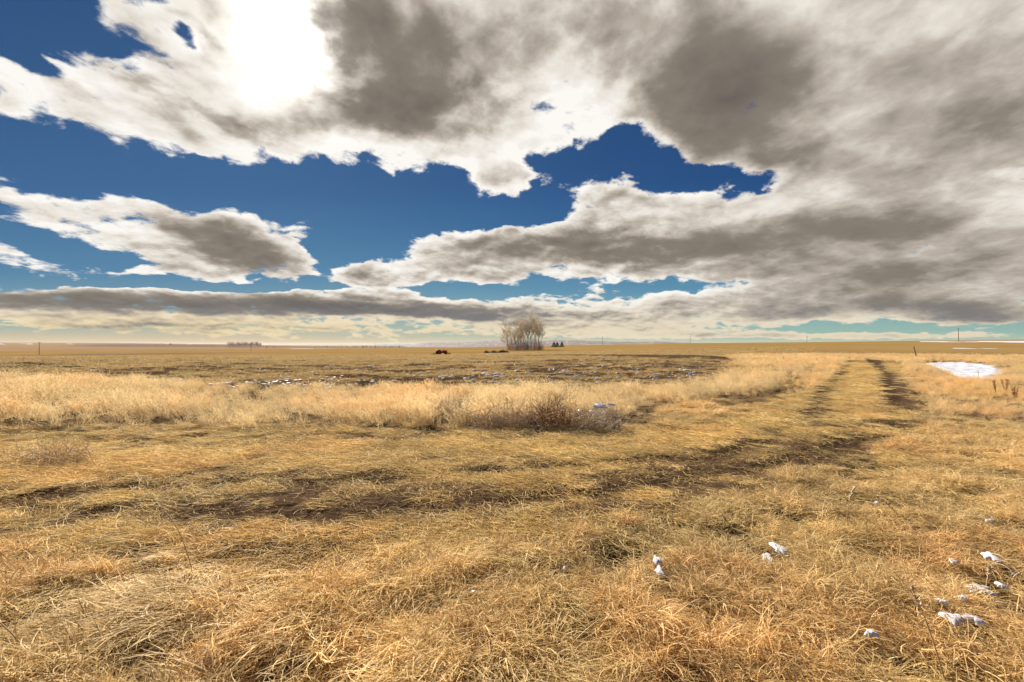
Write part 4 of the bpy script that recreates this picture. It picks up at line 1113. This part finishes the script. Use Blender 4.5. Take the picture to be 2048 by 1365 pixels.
# suckers and scrub between the trunks
def scrub_mesh(seed, h, w, n):
    g = random.Random(seed); mb = MB()
    for k in range(n):
        x, y = g.gauss(0, w), g.gauss(0, w * .6); L = h * g.uniform(.5, 1.0); p = Vector((x, y, -.1)); pts = [p.copy()]; d = Vector((g.gauss(0, .12), g.gauss(0, .12), 1))
        for s in range(4):
            p = p + d * (L / 4); d += Vector((g.gauss(0, .07), g.gauss(0, .07), 0)); pts.append(p.copy())
        mb.tube(pts, [.035, .03, .024, .018, .012], 3, cap=False)
        for q in range(4):
            i = g.randrange(1, 4); b = pts[i]; mb.tube([b, b + Vector((g.gauss(0, .35), g.gauss(0, .35), g.uniform(.3, 1.0)))], [.016, .010], 3, cap=False)
    return mb
for i, (px, d, lab) in enumerate([(1021, 221, 'low mauve scrub at the left foot of the grove'), (1033, 216, 'mauve scrub under the left peak of the grove'), (1044, 220, 'mauve scrub between the tallest left trunks'), (1055, 216, 'mauve scrub in the middle of the grove'),
                                  (1067, 220, 'dense mauve scrub around the dark forked trunk'), (1077, 221, 'mauve scrub at the right foot of the grove'), (1084, 222, 'thin low scrub at the outer right of the grove')]):
    x = (px - 1024) / F * d; o = empty('scrub_thicket', (x, d, zat(x, d))); tag(o, lab, 'shrub', 'scrub at the foot of the grove')
    scrub_mesh(600 + i, [6.0, 6.8, 6.4, 6.0, 7.2, 5.6, 3.0][i], 1.0 if i < 6 else .7, 75 if i < 6 else 30).build('shoots', M_SHOOT, o)
# evergreens
M_EVER = mat_simple('evergreen_needles', (.045, .052, .022), .9, .45, 3)
def evergreen(px, py, d, h, w, lab, seed):
    x = (px - 1024) / F * d; z = zat(x, d); o = empty('evergreen_tree', (x, d, z)); tag(o, lab, 'tree', 'evergreens right of the grove')
    g = random.Random(seed); mb = MB(); mb.tube([(0, 0, -.3), (0, 0, h * .5), (0, 0, h * .95)], [.16, .11, .04], 7); mb.build('trunk', M_BARK, o)
    V, Fc = [], []
    for k in range(2600):
        t = g.uniform(.02, 1) ** 1.25; a = g.uniform(0, 6.283); lay = .78 + .22 * math.sin(t * 22 + math.sin(a * 3) * 1.2)
        rr = w * (1 - t) ** .75 * lay * math.sqrt(g.uniform(.25, 1)) * (1 + .18 * math.sin(a * 2 + seed))
        c = Vector((rr * math.cos(a), rr * math.sin(a), h * t * (1 + g.gauss(0, .02)))); out = Vector((math.cos(a), math.sin(a), g.gauss(.25, .3))).normalized()
        s = out.cross(Vector((g.gauss(0, .4), g.gauss(0, .4), 1))).normalized() * g.uniform(.05, .12); L = g.uniform(.18, .42)
        b = len(V); V += [c - s * .6, c + s * .6, c + out * L + s * .3, c + out * L * 1.15, c + out * L - s * .3]; Fc.append((b, b + 1, b + 2, b + 3, b + 4))
    me = bpy.data.meshes.new('crown'); me.from_pydata([tuple(v) for v in V], [], Fc); me.materials.append(M_EVER); link('crown', me, o)
evergreen(1108, 690, 330, 3.6, 2.3, 'left one of the two joined dark evergreens right of the bare grove', 1)
evergreen(1114.5, 690, 334, 3.4, 2.1, 'right one of the two joined dark evergreens right of the bare grove', 2)
evergreen(1123.8, 690, 332, 3.8, 1.9, 'dark cone shaped evergreen standing apart at the right', 3)
# leafless windbreak far left
M_WIND = mat_simple('windbreak_twigs', (.66, .50, .45), .9, .25, 1)
proto = None
g = random.Random(9)
for i in range(34):
    px = 457 + (i * 1.95) + g.uniform(-1, 1); d = 1050 + g.uniform(-25, 25)
    x = (px - 1024) / F * d
    if proto is None:
        proto = empty('windbreak_tree', (0, 0, 0)); tag(proto, 'small leafless tree in the straight windbreak row on the left horizon', 'tree', 'leafless windbreak row at left')
        tk, cr = tree_parts(700, 13, 1.0, .040, 6); tk.build('trunk', M_WIND, proto); cr.build('crown', M_WIND, proto); o = proto
    else: o = copy_thing(proto)
    s = g.uniform(.8, 1.15); o.location = (x, d, zat(x, d)); o.scale = (s, s, s); o.rotation_euler = (0, 0, g.uniform(0, 6))

# shrubs dotted on the left plain
M_SHRUB = mat_simple('dark_shrub', (.12, .095, .07), .9, .4, 2)
for i, (px, d, h, w, lab) in enumerate([(533, 1100, 2.0, 3.2, 'wide dark shrub right of the leafless windbreak'), (547, 1090, 2.0, 2.4, 'rounder dark shrub further right of the windbreak'), (629, 1100, 1.8, 1.8, 'small dark shrub midway between windbreak and mountains'),
                                        (341, 2600, 8, 12, 'dark clump of trees on the far left hillside'), (330, 2600, 4.5, 5, 'small dark bush left of the hillside tree clump')]):
    x = (px - 1024) / F * d; o = empty('dark_shrub', (x, d, zat(x, d))); tag(o, lab, 'shrub')
    g = random.Random(800 + i); V, Fc = [], []
    for k in range(700):
        a = g.uniform(0, 6.283); t = g.uniform(0, 1); rr = w / 2 * math.sqrt(max(0, 1 - t * t)) * math.sqrt(g.uniform(.2, 1)) * (1 + .2 * math.sin(3 * a + i))
        c = Vector((rr * math.cos(a), rr * math.sin(a), h * t)); n = Vector((g.gauss(0, 1), g.gauss(0, 1), g.gauss(0, 1))).normalized(); s = n.orthogonal().normalized() * w * .05; q = n.cross(s)
        b = len(V); V += [c - s, c + q, c + s, c - q]; Fc.append((b, b + 1, b + 2, b + 3))
    me = bpy.data.meshes.new('foliage'); me.from_pydata([tuple(v) for v in V], [], Fc); me.materials.append(M_SHRUB); link('foliage', me, o)
    mb = MB(); mb.tube([(0, 0, -.3), (0, 0, h * .6)], [w * .04, w * .02], 6); mb.build('trunk', M_BARK, o)

# ------------------------------------------------------------------ old tractor with its rear blade
M_RED = mat_simple('faded_red_paint', (.60, .035, .02), .5, .3, 6)
M_REDD = mat_simple('rusty_red_iron', (.25, .03, .02), .75, .4, 8)
M_TYRE = mat_simple('tyre_rubber', (.022, .022, .022), .85, .25, 14)
M_ORANGE = mat_simple('orange_paint', (.75, .22, .06), .55, .25, 7)
M_GREYM = mat_simple('grey_metal', (.30, .31, .30), .5, .2, 8, .3)
M_DARKM = mat_simple('dark_metal', (.05, .04, .035), .6, .3, 8, .3)
def wheel(parent, x, y, rad, wid, side, lugs):
    w = MB(); h = wid / 2
    w.lathe_y((x, y, rad), [(rad * .60, -h * .8), (rad * .80, -h), (rad * .95, -h * .95), (rad, -h * .7), (rad, h * .7), (rad * .95, h * .95), (rad * .80, h), (rad * .60, h * .8), (rad * .60, -h * .8)], 30)
    if lugs:
        for k in range(22):
            a = 2 * math.pi * k / 22
            for s in (-1, 1):
                w.box((x + (rad + .012) * math.cos(a + s * .06), y + s * h * .42, rad + (rad + .012) * math.sin(a + s * .06)), (.05, h * .85, .045), Matrix.Rotation(-a + math.pi / 2, 3, 'Y') @ Matrix.Rotation(s * .5, 3, 'Z'))
    o = w.build('wheel', M_TYRE, parent)
    q = MB(); q.lathe_y((x, y, rad), [(.001, side * h * .35), (rad * .16, side * h * .45), (rad * .2, side * h * .2), (rad * .48, side * h * .1), (rad * .55, side * h * .75), (rad * .61, side * h * .78), (rad * .61, side * h * -.6)], 26)
    q.build('rim', M_RED, o, True)
TD = 140.0
tx = (884 - 1024) / F * TD
tr = empty('old_tractor', (tx, TD, zat(tx, TD)), R(22)); tag(tr, 'small old red tractor parked alone out on the dry field', 'tractor')
tr.scale = (1.12, 1.12, 1.12)
for s in (-1, 1):
    wheel(tr, -.95, s * .68, .62, .34, s, True)
    wheel(tr, 1.05, s * .60, .34, .16, s, False)
mb = MB(); mb.box((.62, 0, .95), (1.35, .46, .48), taper=.86); mb.box((1.32, 0, .93), (.10, .44, .44), taper=.9); mb.build('hood', M_RED, tr, bevel=.03)
mb = MB(); mb.box((1.385, 0, .93), (.03, .34, .34)); mb.build('grille', M_DARKM, tr)
mb = MB(); mb.box((.45, 0, .58), (1.5, .36, .34)); mb.box((-.55, 0, .66), (.8, .44, .42)); mb.box((1.05, 0, .50), (.22, .24, .2)); mb.tube([(1.05, -.56, .36), (1.05, 0, .46), (1.05, .56, .36)], .05, 8); mb.tube([(-.95, -.66, .62), (-.95, .66, .62)], .09, 10); mb.build('chassis', M_REDD, tr, bevel=.0)
for s in (-1, 1):
    mb = MB(); pts = []
    for k in range(9):
        a = math.radians(20 + k * 17); pts.append((-.95 + .74 * math.cos(a), .62 + .74 * math.sin(a)))
    v = []; f = []
    for (px_, pz_) in pts: v += [(px_, s * .52, pz_), (px_, s * .86, pz_), (px_, s * .86, pz_ + .03), (px_, s * .52, pz_ + .03)]
    for k in range(8):
        a = k * 4; f += [(a + i, a + (i + 1) % 4, a + 4 + (i + 1) % 4, a + 4 + i) for i in range(4)]
    mb.add(v, f); mb.build('fender', M_REDD if s < 0 else M_RED, tr)
mb = MB(); mb.box((-.72, 0, 1.16), (.42, .44, .06)); mb.box((-.94, 0, 1.34), (.06, .42, .34), Matrix.Rotation(-.2, 3, 'Y')); mb.tube([(-.72, 0, .85), (-.72, 0, 1.15)], .04, 6); mb.build('seat', M_DARKM, tr, bevel=.015)
mb = MB(); mb.tube([(.05, 0, 1.05), (-.28, 0, 1.42)], .018, 6); mb.tube([(-.28 + .0 + .13 * math.sin(a) * .7, .2 * math.cos(a), 1.42 + .2 * math.sin(a) * .7) for a in np.linspace(0, 6.283, 17)], .016, 6, cap=False); mb.build('steering_wheel', M_DARKM, tr)
mb = MB(); mb.tube([(.55, .12, 1.15), (.55, .12, 1.75)], .03, 8); mb.tube([(.55, .12, 1.3), (.55, .12, 1.55)], .05, 8); mb.build('exhaust_stack', M_DARKM, tr)
mb = MB()
for s in (-1, 1):
    mb.tube([(-.1, s * .36, .62), (1.0, s * .42, .70), (1.62, s * .46, .62), (1.86, s * .46, .30)], [.05, .05, .05, .045], 6)
    mb.tube([(1.25, s * .42, .68), (1.28, s * .42, 1.42)], .05, 6)
mb.tube([(1.28, -.42, 1.40), (1.28, .42, 1.40)], .05, 6); mb.tube([(1.6, -.46, .62), (1.6, .46, .62)], .04, 6); mb.build('loader_frame', M_ORANGE, tr)
mb = MB(); mb.add([(1.84, -.7, .02), (2.35, -.7, .03), (2.28, -.7, .42), (1.9, -.7, .5), (1.84, .7, .02), (2.35, .7, .03), (2.28, .7, .42), (1.9, .7, .5)], [(0, 1, 2, 3), (7, 6, 5, 4), (0, 4, 5, 1), (3, 2, 6, 7), (0, 3, 7, 4), (1, 5, 6, 2)]); mb.build('bucket', M_DARKM, tr, bevel=.01)
ix = (868.5 - 1024) / F * TD
im = empty('field_mower', (ix, TD - .4, zat(ix, TD - .4)), R(22)); tag(im, 'low dark mower deck lying behind the red tractor', 'mower')
mb = MB(); mb.box((0, 0, .27), (1.5, 1.2, .22), taper=.9); mb.build('deck', M_REDD, im, bevel=.03)
mb = MB(); mb.box((0, 0, .44), (.34, .3, .16)); mb.tube([(.3, 0, .45), (1.15, 0, .55)], .05, 6); mb.build('gearbox', M_DARKM, im)
mb = MB(); mb.lathe_y((-.95, 0, .17), [(.05, -.06), (.16, -.07), (.17, 0), (.16, .07), (.05, .06)], 18); mb.box((-.8, 0, .3), (.4, .06, .06)); mb.build('tail_wheel', M_TYRE, im)

# ------------------------------------------------------------------ heaps of old brush in the field
M_HAYG = mat_simple('grey_hay', (.30, .25, .19), .95, .35, 3, bump=.6)
M_HAYB = mat_simple('olive_hay', (.22, .15, .055), .95, .4, 3, bump=.6)
M_HAYD = mat_simple('dark_debris', (.085, .075, .06), .9, .4, 3, bump=.6)
for i, (px, w, h, mat, lab) in enumerate([(973, 1.9, .62, M_HAYD, 'dark heap of debris at the left end of the field heaps'), (988, 2.6, .80, M_HAYG, 'grey weathered hay heap in the middle of the field heaps'), (1006, 4.2, .98, M_HAYB, 'long olive brown hay heap nearest the bare grove')]):
    d = 160; x = (px - 1024) / F * d; o = empty('hay_heap', (x, d, zat(x, d))); tag(o, lab, 'hay heap', 'heaps lying left of the bare grove')
    n, m = 40, 24; a = np.linspace(0, 2 * np.pi, n, endpoint=False); rr = np.linspace(0, 1, m)
    A_, R_ = np.meshgrid(a, rr); X = R_ * np.cos(A_) * w / 2; Y = R_ * np.sin(A_) * 1.3; nz = fbm(X * 1.3 + i * 7, Y * 1.3, 4, 900 + i)
    Z = h * (1 - R_ ** 2.2) * (.55 + .9 * nz) - .05; co = np.stack([X, Y, Z], -1).reshape(-1, 3); idx = np.arange(n * m).reshape(m, n)
    f = np.stack([idx[:-1], np.roll(idx, -1, 1)[:-1], np.roll(idx, -1, 1)[1:], idx[1:]], -1).reshape(-1, 4)
    link('mound', mesh_np('mound', co, f, mat), o)
    tangle('loose_stems', (0, 0, 0), w / 2, 1.2, h, 420, mat, o, 910 + i, (.012, .03), (.3, .8), .5)

# ------------------------------------------------------------------ houses of the far village, left of the mountains
M_WALLS = [mat_simple('house_wall', (.72, .68, .62), .8, .06, 1), mat_simple('house_wall_tan', (.50, .42, .33), .8, .06, 1), mat_simple('house_wall_grey', (.36, .36, .38), .8, .06, 1)]
M_ROOF = mat_simple('house_roof', (.38, .34, .33), .85, .15, 1); M_WIN = mat_simple('house_window', (.04, .05, .06), .2, .1, 1)
g = random.Random(44)
def house(mat):
    o = empty('village_house', (0, 0, 0)); mb = MB(); mb.box((0, 0, 2.0), (12, 8, 5.0)); wl = mb.build('wall', mat, o)
    mb = MB(); mb.add([(-6.5, -4.5, 4.4), (6.5, -4.5, 4.4), (6.5, 4.5, 4.4), (-6.5, 4.5, 4.4), (-6.5, 0, 7.6), (6.5, 0, 7.6)], [(0, 1, 5, 4), (2, 3, 4, 5), (0, 4, 3), (1, 2, 5), (3, 2, 1, 0)]); mb.build('roof', M_ROOF, o)
    for wx in (-3.6, 0, 3.6):
        mb = MB(); mb.box((wx, -4.02, 2.4), (1.4, .08, 1.5)); mb.build('window', M_WIN, o)
    return o
hp = [house(m) for m in M_WALLS]; used = [False] * 3
for i, px in enumerate([641, 650, 654, 663, 671, 674, 684, 693, 695, 707, 712, 716, 725, 727, 733, 741, 749, 757, 770, 781, 786, 799, 806]):
    d = 3050 + g.uniform(-120, 120); x = (px - 1024) / F * d; k = g.randrange(3)
    o = hp[k] if not used[k] else copy_thing(hp[k]); used[k] = True
    o.location = (x, d, zat(x, d)); o.rotation_euler = (0, 0, g.uniform(-.6, .6)); s = g.uniform(.45, .95); o.scale = (s, s, s)
    tag(o, ['small pale house of the far village strung along the horizon', 'small tan house of the far village strung along the horizon', 'small grey house of the far village strung along the horizon'][k], 'house', 'houses of the far village')

# ------------------------------------------------------------------ the air over the plain
def build_haze():
    mb = MB(); mb.box((0, 8000, 0), (36000, 21000, 150))
    m = bpy.data.materials.new('haze'); m.use_nodes = True
    g = G(m.node_tree); g.n.clear()
    v = g.node('ShaderNodeVolumePrincipled'); v.inputs['Density'].default_value = 2.2e-5; v.inputs['Color'].default_value = (.92, .86, .78, 1); v.inputs['Anisotropy'].default_value = .3
    out = g.node('ShaderNodeOutputMaterial'); g.l.new(v.outputs[0], out.inputs['Volume'])
    o = mb.build('haze', m); o['kind'] = 'stuff'; o['label'] = 'thin haze over the far plain and hills'
build_haze()
